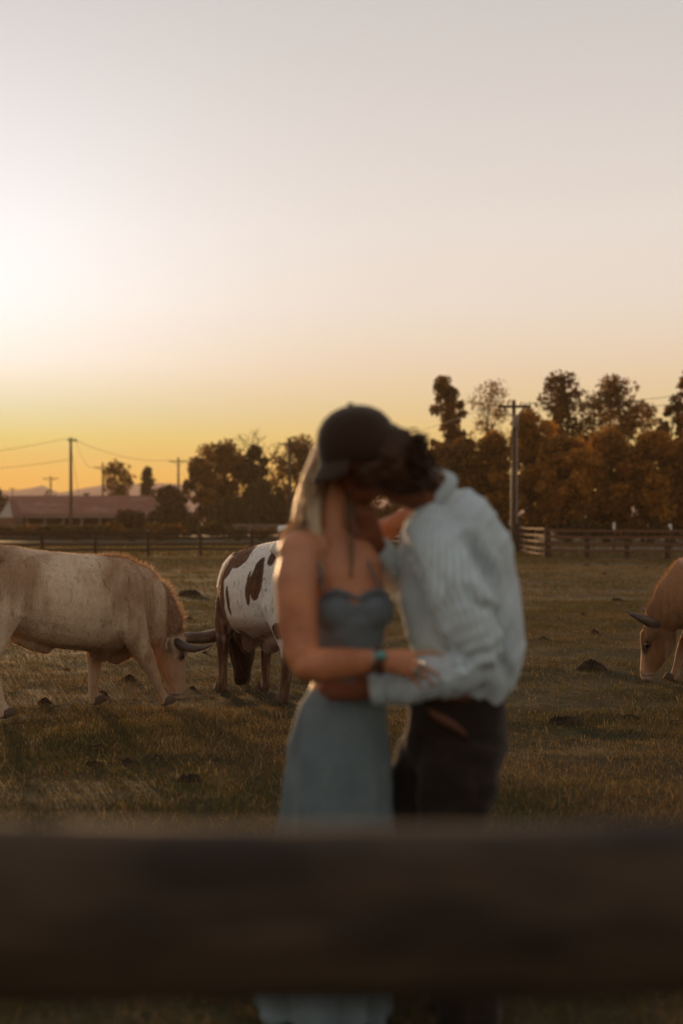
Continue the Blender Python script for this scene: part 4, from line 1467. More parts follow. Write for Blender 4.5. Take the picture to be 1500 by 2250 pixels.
# ---- woman -----------------------------------------------------------------
wb = np.array((P(735, HOR, 4.02)[0], 4.02, 0.0))
woman = thing('person', 'blonde woman in a blue-grey strapless dress kissing the man in the cap', 'person', wb)
mb = MB()
Hy = (0, 1, 0)
mb.loft([(P(748, 1600, 4.02), .115, .125), (P(764, 1470, 4.02), .078, .085), (P(768, 1390, 4.02), .085, .092), (P(768, 1325, 4.01), .092, .10),
         (P(752, 1255, 4.01), .085, .115), (P(735, 1208, 4.02), .066, .105), (P(738, 1178, 4.03), .055, .065)], n=20, hint=Hy)
mb.loft([(P(728, 1195, 4.03), .058, .062), (P(736, 1140, 4.03), .052, .056), (P(748, 1080, 4.05), .052, .056)], n=16, hint=Hy)
hd = P(748, 1010, 4.08)
mb.ball(hd, (.078, .085, .110), 20)
mb.loft([(P(765, 1050, 4.07), .052, .060), (P(790, 1068, 4.06), .040, .045), (P(803, 1066, 4.06), .022, .026)], n=12, hint=Hy)   # jaw and chin, tipped up
mb.ball(P(816, 1038, 4.07), (.018, .013, .012), 10)            # nose
mb.ball(P(660, 1210, 3.95), (.064, .062, .058), 16)
mb.loft([(P(700, 1200, 3.98), .05, .05), (P(662, 1212, 3.95), .058, .060), (P(650, 1275, 3.91), .058, .060), (P(653, 1365, 3.87), .052, .056), (P(664, 1440, 3.84), .046, .050), (P(675, 1466, 3.83), .040, .042)], n=16, hint=Hy)
mb.loft([(P(668, 1464, 3.83), .043, .044), (P(715, 1463, 3.80), .044, .049), (P(775, 1457, 3.77), .036, .041), (P(832, 1452, 3.76), .023, .029)], n=16, hint=Hy)
mb.loft([(P(828, 1452, 3.76), .021, .028), (P(858, 1454, 3.755), .018, .034), (P(884, 1456, 3.755), .016, .038), (P(900, 1461, 3.76), .013, .034)], n=14, hint=Hy)
finger(mb, [P(880, 1440, 3.76), P(915, 1435, 3.76), P(948, 1433, 3.768), P(978, 1441, 3.785)])
finger(mb, [P(888, 1450, 3.755), P(920, 1460, 3.752), P(948, 1474, 3.758), P(969, 1491, 3.775)])
finger(mb, [P(884, 1461, 3.755), P(913, 1475, 3.75), P(938, 1490, 3.757), P(955, 1508, 3.775)])
finger(mb, [P(876, 1468, 3.757), P(900, 1485, 3.755), P(918, 1502, 3.762), P(930, 1518, 3.78)], .0078)
finger(mb, [P(850, 1440, 3.77), P(880, 1430, 3.79), P(905, 1432, 3.81)], .0095)
# far arm, reaching up to the man's shoulder
mb.loft([(P(770, 1225, 4.12), .05, .05), (P(805, 1215, 4.22), .044, .044), (P(828, 1188, 4.33), .038, .038)], n=12, hint=Hy)
mb.loft([(P(824, 1184, 4.33), .040, .040), (P(845, 1165, 4.29), .036, .036), (P(868, 1153, 4.27), .028, .030), (P(885, 1146, 4.265), .018, .036), (P(897, 1140, 4.262), .014, .034)], n=12, hint=Hy)
for i, (dx, dy) in enumerate(((34, -20), (38, -8), (36, 4), (30, 14))):
    finger(mb, [P(893, 1134 + i * 7 - 8, 4.262), P(893 + dx * .5, 1134 + dy * .5 + i * 5, 4.265), P(893 + dx, 1136 + dy + i * 4, 4.27)], .008)
finger(mb, [P(880, 1138, 4.265), P(886, 1120, 4.26), P(898, 1108, 4.265)], .009)
# legs and feet under the skirt
for sx, yy in ((-38, 3.98), (42, 4.06)):
    mb.loft([(P(742 + sx, 1610, 4.02), .07, .07), (P(742 + sx, 1880, yy), .052, .05), (P(738 + sx, 2010, yy + .01), .05, .048), (P(735 + sx, 2205, yy), .030, .03)], n=12, hint=Hy)
    mb.loft([(P(733 + sx, 2222, yy), .034, .034), (P(745 + sx, 2242, yy + .02), .026, .034), (P(755 + sx, 2250, yy + .10), .014, .034)], n=12, hint=(0, 0, 1))
body = fuse('body', mb, .0062, 6, .5)
local(body, wb)
link('body', body, M['skin_w'], woman)
for dy in (-.030, .034):
    e = MB()
    e.ball(P(796, 1020, 4.075 + dy) - wb, .011, 10)
    link('eye', e.mesh('eye'), M['eye'], woman)
e = MB()
e.loft([(P(812, 1054, 4.045) - wb, .005, .006), (P(815, 1054, 4.07) - wb, .008, .007), (P(812, 1054, 4.095) - wb, .005, .006)], n=8)
link('lips', e.mesh('lips'), M['lip'], woman)
e = MB()
e.loft([(P(735, 1005, 3.998) - wb, .022, .010), (P(737, 1022, 3.996) - wb, .020, .010), (P(742, 1036, 4.0) - wb, .010, .007)], n=10, hint=(1, 0, 0))
link('ear', e.mesh('ear'), M['skin_w'], woman)

mb = MB()                                                         # hair: crown and loose wavy locks
mb.ball(P(745, 1012, 4.10), (.080, .090, .098), 20)
mb.loft([(P(722, 1000, 4.10), .06, .05), (P(696, 1055, 4.11), .055, .045), (P(680, 1110, 4.10), .045, .045), (P(668, 1160, 4.08), .03, .04)], n=14, hint=Hy)
cap_me = fuse('hair', mb, .009, 5)
local(cap_me, wb)
hair = link('hair', cap_me, M['blonde'], woman)
mb = MB()
for i in range(190):
    f = random.random()
    y0 = random.uniform(4.0, 4.19)
    a0 = np.array((random.uniform(692, 728), random.uniform(975, 1015)))
    a1 = np.array((random.uniform(648, 700), random.uniform(1050, 1090)))
    a2 = np.array((random.uniform(646, 696), random.uniform(1110, 1150)))
    a3 = np.array((random.uniform(624, 682), random.uniform(1172, 1215)))
    ph, amp = random.gauss(1.2, .7) + a0[0] * .02, random.uniform(6, 16)
    pts = []
    for u in np.linspace(0, 1, 10):
        b = (1 - u) ** 3 * a0 + 3 * u * (1 - u) ** 2 * a1 + 3 * u * u * (1 - u) * a2 + u ** 3 * a3
        wv = amp * u * math.sin(ph + u * 9)
        pts.append(P(b[0] + wv, b[1], y0 + .012 * math.sin(ph * 2 + u * 8) * u - .05 * u) - wb)
    mb.tube(pts, [.0066 * (1 - .75 * u) for u in np.linspace(0, 1, 10)], n=5, cap=.3)
link('loose_locks', mb.mesh('loose_locks'), M['locks'], woman)['kind'] = 'stuff'
mb = MB()                                                         # strands over the near shoulder and down the throat
for i in range(16):
    x0, x1 = random.uniform(672, 700), random.uniform(682, 716)
    ph = random.uniform(0, 6)
    mb.tube([P(x0 + (x1 - x0) * u + 7 * math.sin(ph + 5 * u), 1085 + u * random.uniform(175, 215), 3.985 - .06 * u + .0015 * i - .018 * math.sin(u * PI)) - wb for u in np.linspace(0, 1, 8)],
            [.0058 * (1 - .7 * u) for u in np.linspace(0, 1, 8)], n=5)
link('front_locks', mb.mesh('front_locks'), M['blonde'], woman)['kind'] = 'stuff'
mb = MB()
for i in range(4):
    ph = random.uniform(0, 6)
    x0 = random.uniform(-7, 6)
    mb.tube([P(772 + x0 + (8 + x0) * u * .6 + 5 * math.sin(ph + 5 * u), 1085 + u * 185, 3.965 - .055 * u + .001 * i) - wb for u in np.linspace(0, 1, 8)],
            [.0036 * (1 - .6 * u) for u in np.linspace(0, 1, 8)], n=5)
link('throat_locks', mb.mesh('throat_locks'), M['hair_brown'], woman)['kind'] = 'stuff'

mb = MB()
mb.loft([(P(766, 1326, 4.01), .094, .100), (P(768, 1390, 4.01), .093, .098), (P(767, 1440, 4.02), .086, .094), (P(768, 1500, 4.02), .092, .100)], n=24, hint=Hy, cap=.05)
mb.ball(P(741, 1341, 3.962), (.066, .062, .066), 16)
mb.ball(P(814, 1340, 3.975), (.066, .064, .064), 16)
mb.ball(P(776, 1368, 3.96), (.07, .05, .06), 16)
mb.ball(P(778, 1344, 3.965), (.05, .052, .042), 14)
bod = fuse('bodice', mb, .0075, 4)
v, nr = verts_np(bod), normals_np(bod)
v = v + nr * (fbm(v * np.array((14, 14, 26)), 81, 2) * .0022)[:, None]
set_verts(bod, v)
local(bod, wb)
link('bodice', bod, M['bodice'], woman)
mb = MB()
for i, u in enumerate(np.linspace(0, 1, 40)):
    px = 695 + u * 164
    py = np.interp(px, [695, 715, 738, 765, 785, 800, 825, 845, 860], [1328, 1308, 1297, 1306, 1316, 1308, 1297, 1305, 1326])
    yy = np.interp(px, [695, 720, 740, 775, 820, 860], [3.955, 3.915, 3.898, 3.915, 3.915, 3.97])
    mb.ball(P(px, py, yy) - wb, (.006, .004, .0055 + .003 * (i % 2)), 8)
link('lace_trim', mb.mesh('lace_trim'), M['bodice'], woman)
for x0, x1, y0 in ((712, 688, 3.905), (838, 790, 3.94)):
    mb = MB()
    mb.tube([P(x0, 1300, y0) - wb, P((x0 + x1) / 2, 1245, y0 - .002) - wb, P(x1, 1192, y0 + .06) - wb, P(x1 + 6, 1188, y0 + .14) - wb], .0030, n=6)
    link('strap', mb.mesh('strap'), M['bodice'], woman)

mb = MB()
sk = [(768, 1482, .086, .096), (767, 1515, .098, .104), (751, 1575, .126, .131), (744, 1640, .139, .144), (742, 1720, .145, .150), (740, 1800, .150, .157), (726, 1950, .165, .174), (710, 2190, .178, .183), (708, 2225, .180, .185)]
mb.loft([(P(a, b, 4.02), c, d) for a, b, c, d in sk], n=40, hint=Hy, cap=.03)
sk_me = fuse('skirt', mb, .010, 3)
v, nr = verts_np(sk_me), normals_np(sk_me)
an = np.arctan2(v[:, 1] - 4.02, v[:, 0] - wb[0])
low = smoothstep(.95, .25, v[:, 2])
v = v + nr * ((np.sin(an * 9 + 3 * np.sin(v[:, 2] * 2)) * .015 + np.sin(an * 17 + v[:, 2] * 3) * .004) * low + fbm(v * np.array((7, 7, 16)), 82, 2) * .0028)[:, None]
set_verts(sk_me, v)
local(sk_me, wb)
link('skirt', sk_me, M['skirt'], woman)
mb = MB()
w0 = P(768, 1492, 4.02) - wb
ring_pts = [w0 + np.array((.101 * math.cos(a), .092 * math.sin(a), 0)) for a in np.linspace(0, 2 * PI, 30)]
mb.tube(ring_pts, .007, n=6)
link('waist_seam', mb.mesh('waist_seam'), M['skirt'], woman)
mb = MB()
c = P(833, 1452, 3.76) - wb
for k, (dx, rr) in enumerate(((-5, .0046), (1, .0052), (7, .0046))):
    cc = c + np.array((dx / 830, 0, 0))
    mb.tube([cc + np.array((.002 * math.sin(3 * a), .0275 * math.cos(a), .0335 * math.sin(a))) for a in np.linspace(0, 2 * PI, 22)], rr, n=6)
br = link('bracelet', mb.mesh('bracelet'), M['leather'], woman)
mb = MB()
mb.ball(c + np.array((.004, -.026, .016)), (.016, .007, .013), 12)
link('stone', mb.mesh('stone'), M['turquoise'], br)
mb = MB()
cc = c + np.array((-.016, 0, 0))
mb.tube([cc + np.array((0, .0285 * math.cos(a), .0345 * math.sin(a))) for a in np.linspace(0, 2 * PI, 22)], .003, n=6)
link('bangle', mb.mesh('bangle'), M['silver'], woman)
for px, py, yy in ((926, 1463, 3.752), (914, 1476, 3.75)):
    mb = MB()
    c = P(px, py, yy) - wb
    mb.tube([c + np.array((.004 * math.cos(a), .0095 * math.sin(a), .0095 * math.cos(a))) for a in np.linspace(0, 2 * PI, 14)], .003, n=5)
    rg = link('ring', mb.mesh('ring'), M['silver'], woman)
    mb = MB()
    mb.ball(c + np.array((0, -.011, .003)), (.007, .004, .006), 8)
    link('stone', mb.mesh('stone'), M['turquoise'], rg)

# ---- man -------------------------------------------------------------------
mbase = np.array((P(1010, HOR, 4.10)[0], 4.10, 0.0))
man = thing('person', 'man in dark cap, pale striped shirt and dark jeans bending to kiss the woman', 'person', mbase)
mb = MB()
hc = P(808, 1005, 3.93)
mb.ball(hc, (.095, .080, .100), 20)
mb.loft([(P(815, 1045, 3.94), .055, .062), (P(800, 1075, 3.96), .046, .048), (P(785, 1088, 3.975), .028, .03)], n=12, hint=Hy)   # jaw
mb.loft([(P(762, 1045, 3.98), .014, .016), (P(750, 1060, 3.99), .014, .014)], n=10, hint=Hy)                                    # nose
mb.loft([(P(840, 1040, 3.95), .060, .062), (P(885, 1062, 3.98), .060, .060), (P(945, 1095, 4.03), .060, .058)], n=16, hint=Hy)     # neck
mb.loft([(P(985, 1140, 4.07), .09, .075), (P(1000, 1250, 4.08), .13, .115), (P(1012, 1400, 4.08), .12, .115), (P(1000, 1560, 4.09), .10, .105)], n=20, hint=Hy)
mb.loft([(P(955, 1190, 4.01), .04, .04), (P(1000, 1330, 3.90), .036, .036), (P(1060, 1462, 3.85), .034, .034)], n=12, hint=Hy)
mb.loft([(P(1058, 1464, 3.85), .04, .04), (P(960, 1490, 3.84), .04, .04), (P(842, 1509, 3.86), .026, .03)], n=12, hint=Hy)
mb.loft([(P(840, 1509, 3.86), .022, .029), (P(810, 1514, 3.874), .019, .030), (P(778, 1518, 3.880), .016, .030), (P(764, 1520, 3.884), .013, .027)], n=14, hint=Hy)
finger(mb, [P(770, 1505, 3.884), P(738, 1501, 3.886), P(714, 1499, 3.896), P(698, 1498, 3.915)], .0074)
finger(mb, [P(770, 1513, 3.880), P(736, 1512, 3.880), P(712, 1512, 3.888), P(694, 1513, 3.905)], .0076)
finger(mb, [P(770, 1522, 3.880), P(740, 1525, 3.878), P(718, 1526, 3.885), P(700, 1527, 3.898)], .0074)
finger(mb, [P(774, 1530, 3.882), P(752, 1536, 3.880), P(732, 1538, 3.886), P(718, 1540, 3.896)], .0068)
finger(mb, [P(806, 1497, 3.87), P(776, 1470, 3.875), P(756, 1440, 3.885), P(747, 1415, 3.895)], .0112)
# far arm, hand held to her jaw
mb.loft([(P(935, 1185, 4.25), .05, .05), (P(920, 1260, 4.24), .045, .045), (P(900, 1298, 4.20), .04, .04)], n=12, hint=Hy)
mb.loft([(P(900, 1296, 4.20), .04, .04), (P(860, 1245, 4.13), .036, .036), (P(826, 1200, 4.06), .026, .028)], n=12, hint=Hy)
mb.loft([(P(828, 1203, 4.06), .026, .028), (P(812, 1172, 4.02), .020, .038), (P(802, 1146, 4.00), .017, .040), (P(798, 1134, 3.99), .015, .038)], n=14, hint=Hy)
finger(mb, [P(776, 1140, 3.985), P(768, 1112, 3.982), P(762, 1090, 3.99), P(757, 1072, 4.00)], .0098)
finger(mb, [P(788, 1136, 3.98), P(782, 1106, 3.975), P(778, 1082, 3.983), P(774, 1062, 3.995)], .0102)
finger(mb, [P(802, 1136, 3.985), P(800, 1108, 3.98), P(798, 1086, 3.988), P(795, 1068, 4.0)], .0098)
finger(mb, [P(816, 1142, 3.99), P(816, 1120, 3.99), P(814, 1102, 3.995), P(811, 1088, 4.005)], .0088)
finger(mb, [P(800, 1190, 4.01), P(778, 1172, 3.985), P(766, 1150, 3.975), P(760, 1130, 3.98)], .0112)
body = fuse('body', mb, .0065, 6, .5)
local(body, mbase)
link('body', body, M['skin_m'], man)
e = MB()
e.loft([(P(826, 1040, 3.875) - mbase, .020, .010), (P(824, 1052, 3.877) - mbase, .018, .010), (P(820, 1062, 3.882) - mbase, .009, .006)], n=10, hint=(1, 0, 0))
link('ear', e.mesh('ear'), M['skin_m'], man)
for yy in (3.90, 3.985):
    e = MB()
    e.ball(P(752, 1030, yy + .01) - mbase, .011, 10)
    link('eye', e.mesh('eye'), M['eye'], man)

mb = MB()                                                        # hair: close mass under the cap and curls at the nape
mb.ball(P(838, 1000, 3.935), (.092, .093, .092), 18)
mb.ball(P(938, 1052, 3.985), (.035, .05, .045), 12)
mb.loft([(P(832, 1040, 3.90), .04, .042), (P(866, 1050, 3.91), .045, .042), (P(905, 1062, 3.94), .05, .036)], n=12, hint=Hy)
mb.ball(P(884, 990, 3.95), (.048, .078, .062), 16)
mb.loft([(P(880, 1000, 3.95), .07, .06), (P(905, 1030, 3.97), .068, .05), (P(932, 1060, 4.0), .060, .036), (P(946, 1074, 4.02), .05, .03)], n=14, hint=Hy)
mb.loft([(P(850, 1010, 3.885), .04, .06), (P(858, 1046, 3.89), .035, .05)], n=12, hint=Hy)
mb.loft([(P(800, 1030, 3.865), .03, .05), (P(812, 1062, 3.875), .02, .035)], n=10, hint=Hy)
hm = fuse('hair', mb, .009, 4)
v, nr = verts_np(hm), normals_np(hm)
v = v + nr * (fbm(v * 55, 91, 2) * .007)[:, None]
set_verts(hm, v)
local(hm, mbase)
link('hair', hm, M['hair_dark'], man)
mb = MB()
for i in range(150):
    an = random.uniform(-1.25, 1.25)
    ro = random.uniform(.035, .068)
    sh_ = random.random()
    c = P(876 + 26 * sh_, 978 + 58 * sh_, 3.95) + np.array((ro * math.cos(an), random.uniform(-.085, .08), -ro * math.sin(an) * 1.15))
    r = random.uniform(.006, .013)
    if c[2] > P(0, 950, 3.95)[2]:
        continue
    ax = RNG.normal(size=3)
    ax /= np.linalg.norm(ax)
    e1 = np.cross(ax, (0.3, .5, .8))
    e1 /= np.linalg.norm(e1)
    e2 = np.cross(ax, e1)
    k = random.uniform(4, 8)
    mb.tube([c + e1 * r * math.cos(k * u) + e2 * r * math.sin(k * u) + ax * (u - .5) * .03 - mbase for u in np.linspace(0, 1, 11)], [.0036] * 8 + [.003, .002, .001], n=5)
link('curls', mb.mesh('curls'), M['hair_dark'], man)['kind'] = 'stuff'

# cap: six panels on a tilted dome, brim, button, strap
cc = P(786, 992, 3.93)
ax = np.array((-.16, -.06, .98))
ax /= np.linalg.norm(ax)
fw = np.array((-.93, -.28, -.24))
fw = fw - ax * (fw @ ax)
fw /= np.linalg.norm(fw)
sd = np.cross(ax, fw)
cap = MB()
pr = [(-.020, .106), (.015, .1085), (.045, .106), (.075, .096), (.100, .078), (.118, .052), (.127, .024), (.129, 0.002)]
n = 36
vv, ff = [], []
for th_, off in ((0, 0), (1, -.003)):
    for h, r in pr:
        for j in range(n):
            a = 2 * PI * j / n
            seam = 1 - .018 * math.exp(-((((a / (2 * PI) * 6 + .5) % 1) - .5) / .06) ** 2)
            vv.append(cc + ax * (h + off) + (fw * 1.06 * math.cos(a) + sd * .97 * math.sin(a)) * max(.001, (r + off) * seam))
m_ = len(pr)
for k in range(2):
    for i in range(m_ - 1):
        for j in range(n):
            q4 = (k * m_ * n + i * n + j, k * m_ * n + i * n + (j + 1) % n, k * m_ * n + (i + 1) * n + (j + 1) % n, k * m_ * n + (i + 1) * n + j)
            ff.append(q4 if k == 0 else q4[::-1])
for j in range(n):
    ff.append((j, m_ * n + j, m_ * n + (j + 1) % n, (j + 1) % n))
cap.add([p - mbase for p in vv], ff)
capo = link('cap', cap.mesh('cap'), M['cap'], man)
br = MB()
vv, ff = [], []
nr_, nc_ = 6, 17
for top in (0, 1):
    for i in range(nr_):
        for j in range(nc_):
            a = (j / (nc_ - 1) - .5) * 2.1
            ext_ = (i / (nr_ - 1)) * .055 * math.sqrt(max(0, 1 - (abs(a) / 1.12) ** 2.2))
            p = cc + ax * (-.016 - .78 * ext_ - .020 * math.sin(a) ** 2 * (i / (nr_ - 1))) + (fw * 1.06 * math.cos(a) + sd * .97 * math.sin(a)) * .106 + fw * ext_ * .60
            vv.append(p - ax * (.004 * top) - mbase)
for top in (0, 1):
    o = top * nr_ * nc_
    for i in range(nr_ - 1):
        for j in range(nc_ - 1):
            q4 = (o + i * nc_ + j, o + i * nc_ + j + 1, o + (i + 1) * nc_ + j + 1, o + (i + 1) * nc_ + j)
            ff.append(q4 if top == 0 else q4[::-1])
o = nr_ * nc_
for j in range(nc_ - 1):
    i = (nr_ - 1) * nc_ + j
    ff.append((i, i + 1, o + i + 1, o + i))
br.add(vv, ff)
link('brim', br.mesh('brim'), M['cap_brim'], capo)
bt_ = MB()
bt_.ball(cc + ax * .131 - mbase, (.009, .009, .006), 10)
link('button', bt_.mesh('button'), M['cap'], capo)
bt_ = MB()
bt_.tube([cc + ax * (-.010) - fw * 1.06 * .1095 * math.cos(a) + sd * .107 * math.sin(a) - mbase for a in np.linspace(-.5, .5, 9)], .006, n=6)
link('cap_strap', bt_.mesh('cap_strap'), M['leather'], capo)

# shirt
mb = MB()
TC = 4.085
mb.loft([(P(982, 1098, 4.05), .095, .080), (P(988, 1128, 4.06), .140, .114), (P(997, 1195, TC), .160, .158), (P(1008, 1290, TC), .158, .165), (P(1022, 1380, TC), .152, .166),
         (P(1028, 1440, TC), .146, .160), (P(1022, 1478, TC), .140, .146), (P(1005, 1512, TC), .132, .128)], n=28, hint=Hy, cap=.12)
AR = [(P(948, 1158, 4.0), .078, .080), (P(958, 1215, 3.92), .074, .080), (P(1000, 1300, 3.86), .066, .082), (P(1038, 1395, 3.84), .062, .076), (P(1058, 1450, 3.84), .058, .066)]
mb.loft(AR, n=20, hint=Hy)
FA = [(P(1060, 1462, 3.85), .055, .058), (P(1005, 1482, 3.835), .055, .060), (P(940, 1494, 3.835), .052, .058), (P(880, 1505, 3.845), .048, .052), (P(846, 1510, 3.855), .040, .044), (P(822, 1513, 3.862), .037, .042)]
mb.loft(FA, n=20, hint=Hy, cap=.05)
mb.loft([(P(930, 1180, 4.22), .07, .07), (P(925, 1250, 4.24), .062, .062), (P(902, 1298, 4.20), .052, .052)], n=16, hint=Hy)
mb.loft([(P(902, 1296, 4.20), .052, .052), (P(868, 1255, 4.14), .050, .050), (P(838, 1216, 4.08), .040, .042)], n=16, hint=Hy, cap=.05)
sh = fuse('shirt', mb, .0085, 5)
v, nr = verts_np(sh), normals_np(sh)
bones = [(P(990, 1060, TC), P(1015, 1540, TC), .165, (0, -1, 0)), (AR[0][0], AR[-1][0], .068, (0, -1, 0)), (FA[0][0], FA[-1][0], .05, (0, -1, 0)),
         (P(930, 1180, 4.22), P(902, 1298, 4.20), .06, (0, -1, 0)), (P(902, 1296, 4.20), P(838, 1216, 4.08), .047, (0, -1, 0))]
u_at = girth(v, bones)
# folds: long soft drapes down the back, slanting pulls at the armpit, rings at the elbow
w1 = vnoise(v * np.array((11, 11, 2.4)) + 3, 101) * .0085
slant = np.stack([v[:, 0] * 3 + v[:, 2] * 2.2, v[:, 1] * 4, v[:, 2] * 10 - v[:, 0] * 11], -1)
w2 = vnoise(slant * 1.25, 102) * .0080
ridge = (1 - np.abs(vnoise(slant * np.array((.9, .9, 1.3)) + 7, 103))) ** 5 * .011
onarm = smoothstep(4.0, 3.90, v[:, 1])
el = np.exp(-np.linalg.norm(v - P(1050, 1455, 3.85), axis=1) / .10)
w3 = np.sin(np.linalg.norm(v - P(1075, 1480, 3.85), axis=1) * 190 + vnoise(v * 14, 104) * 2) * .006 * el
cuff = smoothstep(.03, .0, np.abs(v[:, 0] - P(838, 1508, 3.86)[0])) * 0
low = smoothstep(P(0, 1430, 4)[2], P(0, 1500, 4)[2], v[:, 2])


def crease(p0, p1, wd, dp):
    p0, p1 = np.array(p0), np.array(p1)
    ax_ = p1 - p0
    t_ = np.clip((v - p0) @ ax_ / (ax_ @ ax_), 0, 1)
    dd_ = np.linalg.norm(v - p0 - t_[:, None] * ax_, axis=1)
    return -dp * np.exp(-(dd_ / wd) ** 2) * (.4 + .6 * np.sin(PI * np.clip(t_, .05, .95)))


def fold(p0, p1, wd, dp, side=1):
    """a pressed-in fold with a soft raised lip on one side, on the cloth that faces the camera side"""
    x0, z0, x1, z1 = P(*p0, 4.0)[0], P(*p0, 4.0)[2], P(*p1, 4.0)[0], P(*p1, 4.0)[2]
    dx, dz = x1 - x0, z1 - z0
    ln = math.hypot(dx, dz)
    X_, Z_ = v[:, 0] * 4.0 / v[:, 1], CAMZ + (v[:, 2] - CAMZ) * 4.0 / v[:, 1]
    t_ = ((X_ - x0) * dx + (Z_ - z0) * dz) / ln ** 2
    s_ = ((X_ - x0) * dz - (Z_ - z0) * dx) / ln * side + .006 * np.sin(t_ * 7 + x0 * 50)
    end_ = smoothstep(-.12, .2, t_) * smoothstep(1.12, .75, t_)
    return (-dp * np.exp(-(s_ / wd) ** 2) + .6 * dp * np.exp(-((s_ - 2.1 * wd) / (1.2 * wd)) ** 2)) * end_ * smoothstep(.25, -.2, nr[:, 1])


wc = (fold((897, 1205), (940, 1400), .020, .026) + fold((1040, 1180), (1074, 1285), .015, .024, -1) + fold((1015, 1292), (1074, 1352), .012, .016, -1)
      + fold((945, 1392), (1025, 1448), .011, .014) + fold((1086, 1340), (1096, 1490), .012, .013) + fold((1116, 1370), (1104, 1490), .010, .010, -1)
      + fold((905, 1095), (884, 1150), .011, .014) + fold((960, 1130), (1050, 1150), .013, .007) + fold((990, 1470), (1075, 1430), .010, .012) + fold((900, 1500), (985, 1478), .009, .009)
      + fold((968, 1250), (990, 1380), .014, .009, -1) + fold((1100, 1200), (1122, 1330), .014, .010))
w4 = vnoise(v * np.array((30, 30, 5)), 105) * .0055 * low
v = v + nr * (w1 + w2 * (.30 + .5 * onarm) + ridge * .6 + w3 * .8 + w4 + wc)[:, None]
set_verts(sh, v)
set_float(sh, u_at, 'u')
local(sh, mbase)
shirt = link('shirt', sh, M['shirt'], man)
# collar: a standing band round the neck, folded over
na = P(880, 1036, 3.97) - P(962, 1098, 4.05)
na /= np.linalg.norm(na)
c0 = P(938, 1072, 4.02)
e1 = np.cross(na, (0, 1, 0))
e1 /= np.linalg.norm(e1)
e2 = np.cross(na, e1)
vv, ff = [], []
prof = [(-.030, .074), (-.012, .070), (.004, .065), (.008, .063), (.004, .060), (-.02, .058)]
n = 30
for h, r in prof:
    for j in range(n + 1):
        a = .35 + (2 * PI - .7) * j / n
        drop = .035 * math.cos(a) ** 2 * (1 if math.cos(a) > 0 else .1)
        pt = c0 + na * (h + .010 * math.sin(2 * a)) + (e1 * math.cos(a + PI * .0) + e2 * math.sin(a)) * (r + (.006 * math.sin(3 * a)))
        vv.append(pt - mbase)
for i in range(len(prof) - 1):
    for j in range(n):
        ff.append((i * (n + 1) + j, i * (n + 1) + j + 1, (i + 1) * (n + 1) + j + 1, (i + 1) * (n + 1) + j))
mb = MB()
mb.add(vv, ff)
cm = mb.mesh('collar')
set_float(cm, np.zeros(len(vv)), 'u')
so = link('collar', cm, M['shirt'], shirt)
mod = so.modifiers.new('thick', 'SOLIDIFY')
mod.thickness = .003
for st in ([(P(846, 1510, 3.855), .046, .048), (P(818, 1513, 3.864), .043, .046)], [(P(846, 1228, 4.095), .045, .046), (P(828, 1206, 4.065), .041, .043)]):
    mb = MB()
    mb.loft([(p - mbase, a, b) for p, a, b in st], n=18, hint=Hy, cap=.04)
    cm = mb.mesh('cuff')
    vv_ = verts_np(cm)
    set_float(cm, np.arctan2(vv_[:, 2] - vv_[:, 2].mean(), vv_[:, 1] - vv_[:, 1].mean()) * .045, 'u')
    link('cuff', cm, M['shirt'], shirt)

# jeans
mb = MB()
mb.loft([(P(1000, 1495, 4.09), .120, .128), (P(1002, 1560, 4.09), .135, .140), (P(1002, 1620, 4.09), .140, .146), (P(992, 1690, 4.09), .135, .135)], n=26, hint=Hy, cap=.1)
mb.loft([(P(1010, 1640, 4.02), .085, .115), (P(1003, 1730, 4.00), .088, .110), (P(985, 1830, 3.99), .076, .090), (P(1008, 1990, 4.02), .066, .078), (P(1026, 2130, 4.04), .078, .088), (P(1028, 2235, 4.05), .088, .094)], n=22, hint=Hy, cap=.03)
mb.loft([(P(965, 1630, 4.16), .085, .105), (P(912, 1710, 4.12), .085, .080), (P(885, 1790, 4.10), .076, .080), (P(865, 1980, 4.22), .064, .072), (P(800, 2110, 4.30), .074, .080), (P(780, 2200, 4.32), .080, .082)], n=22, hint=Hy, cap=.03)
je = fuse('jeans', mb, .010, 4)
v, nr = verts_np(je), normals_np(je)
v = v + nr * (vnoise(v * np.array((9, 9, 18)) + v[:, [2, 0, 1]] * 6, 111) * .005 + (1 - np.abs(vnoise(v * np.array((8, 8, 15)) + 5, 112))) ** 5 * .006)[:, None]
set_verts(je, v)
local(je, mbase)
jeans = link('jeans', je, M['jeans'], man)
mb = MB()
mb.loft([(P(1000, 1508, 4.09) - mbase, .128, .135), (P(1000, 1530, 4.09) - mbase, .131, .138)], n=30, hint=Hy, cap=.02)
belt = link('belt', mb.mesh('belt'), M['leather'], man)
mb = MB()
vv, ff = [], []
path = [(942, 1566, 3.942), (965, 1578, 3.936), (990, 1590, 3.936), (1010, 1603, 3.940), (1026, 1617, 3.944)]
for i, (a, b, y) in enumerate(path):
    hw_ = (.014, .019, .020, .019, .013)[i]
    for sx, sy in ((-.5, -1), (.5, 1)):
        for dy in (-.004, .004):
            vv.append(P(a, b, y) + np.array((sx * hw_, dy, -sx * hw_ * 1.9)) - mbase)
for i in range(len(path) - 1):
    a, b = i * 4, i * 4 + 4
    ff += [(a, a + 2, b + 2, b), (a + 1, b + 1, b + 3, a + 3), (a, b, b + 1, a + 1), (a + 2, a + 3, b + 3, b + 2)]
ff += [(0, 1, 3, 2), (16, 18, 19, 17)]
mb.add(vv, ff)
lp = link('leather_patch', mb.mesh('leather_patch'), M['leather'], man)
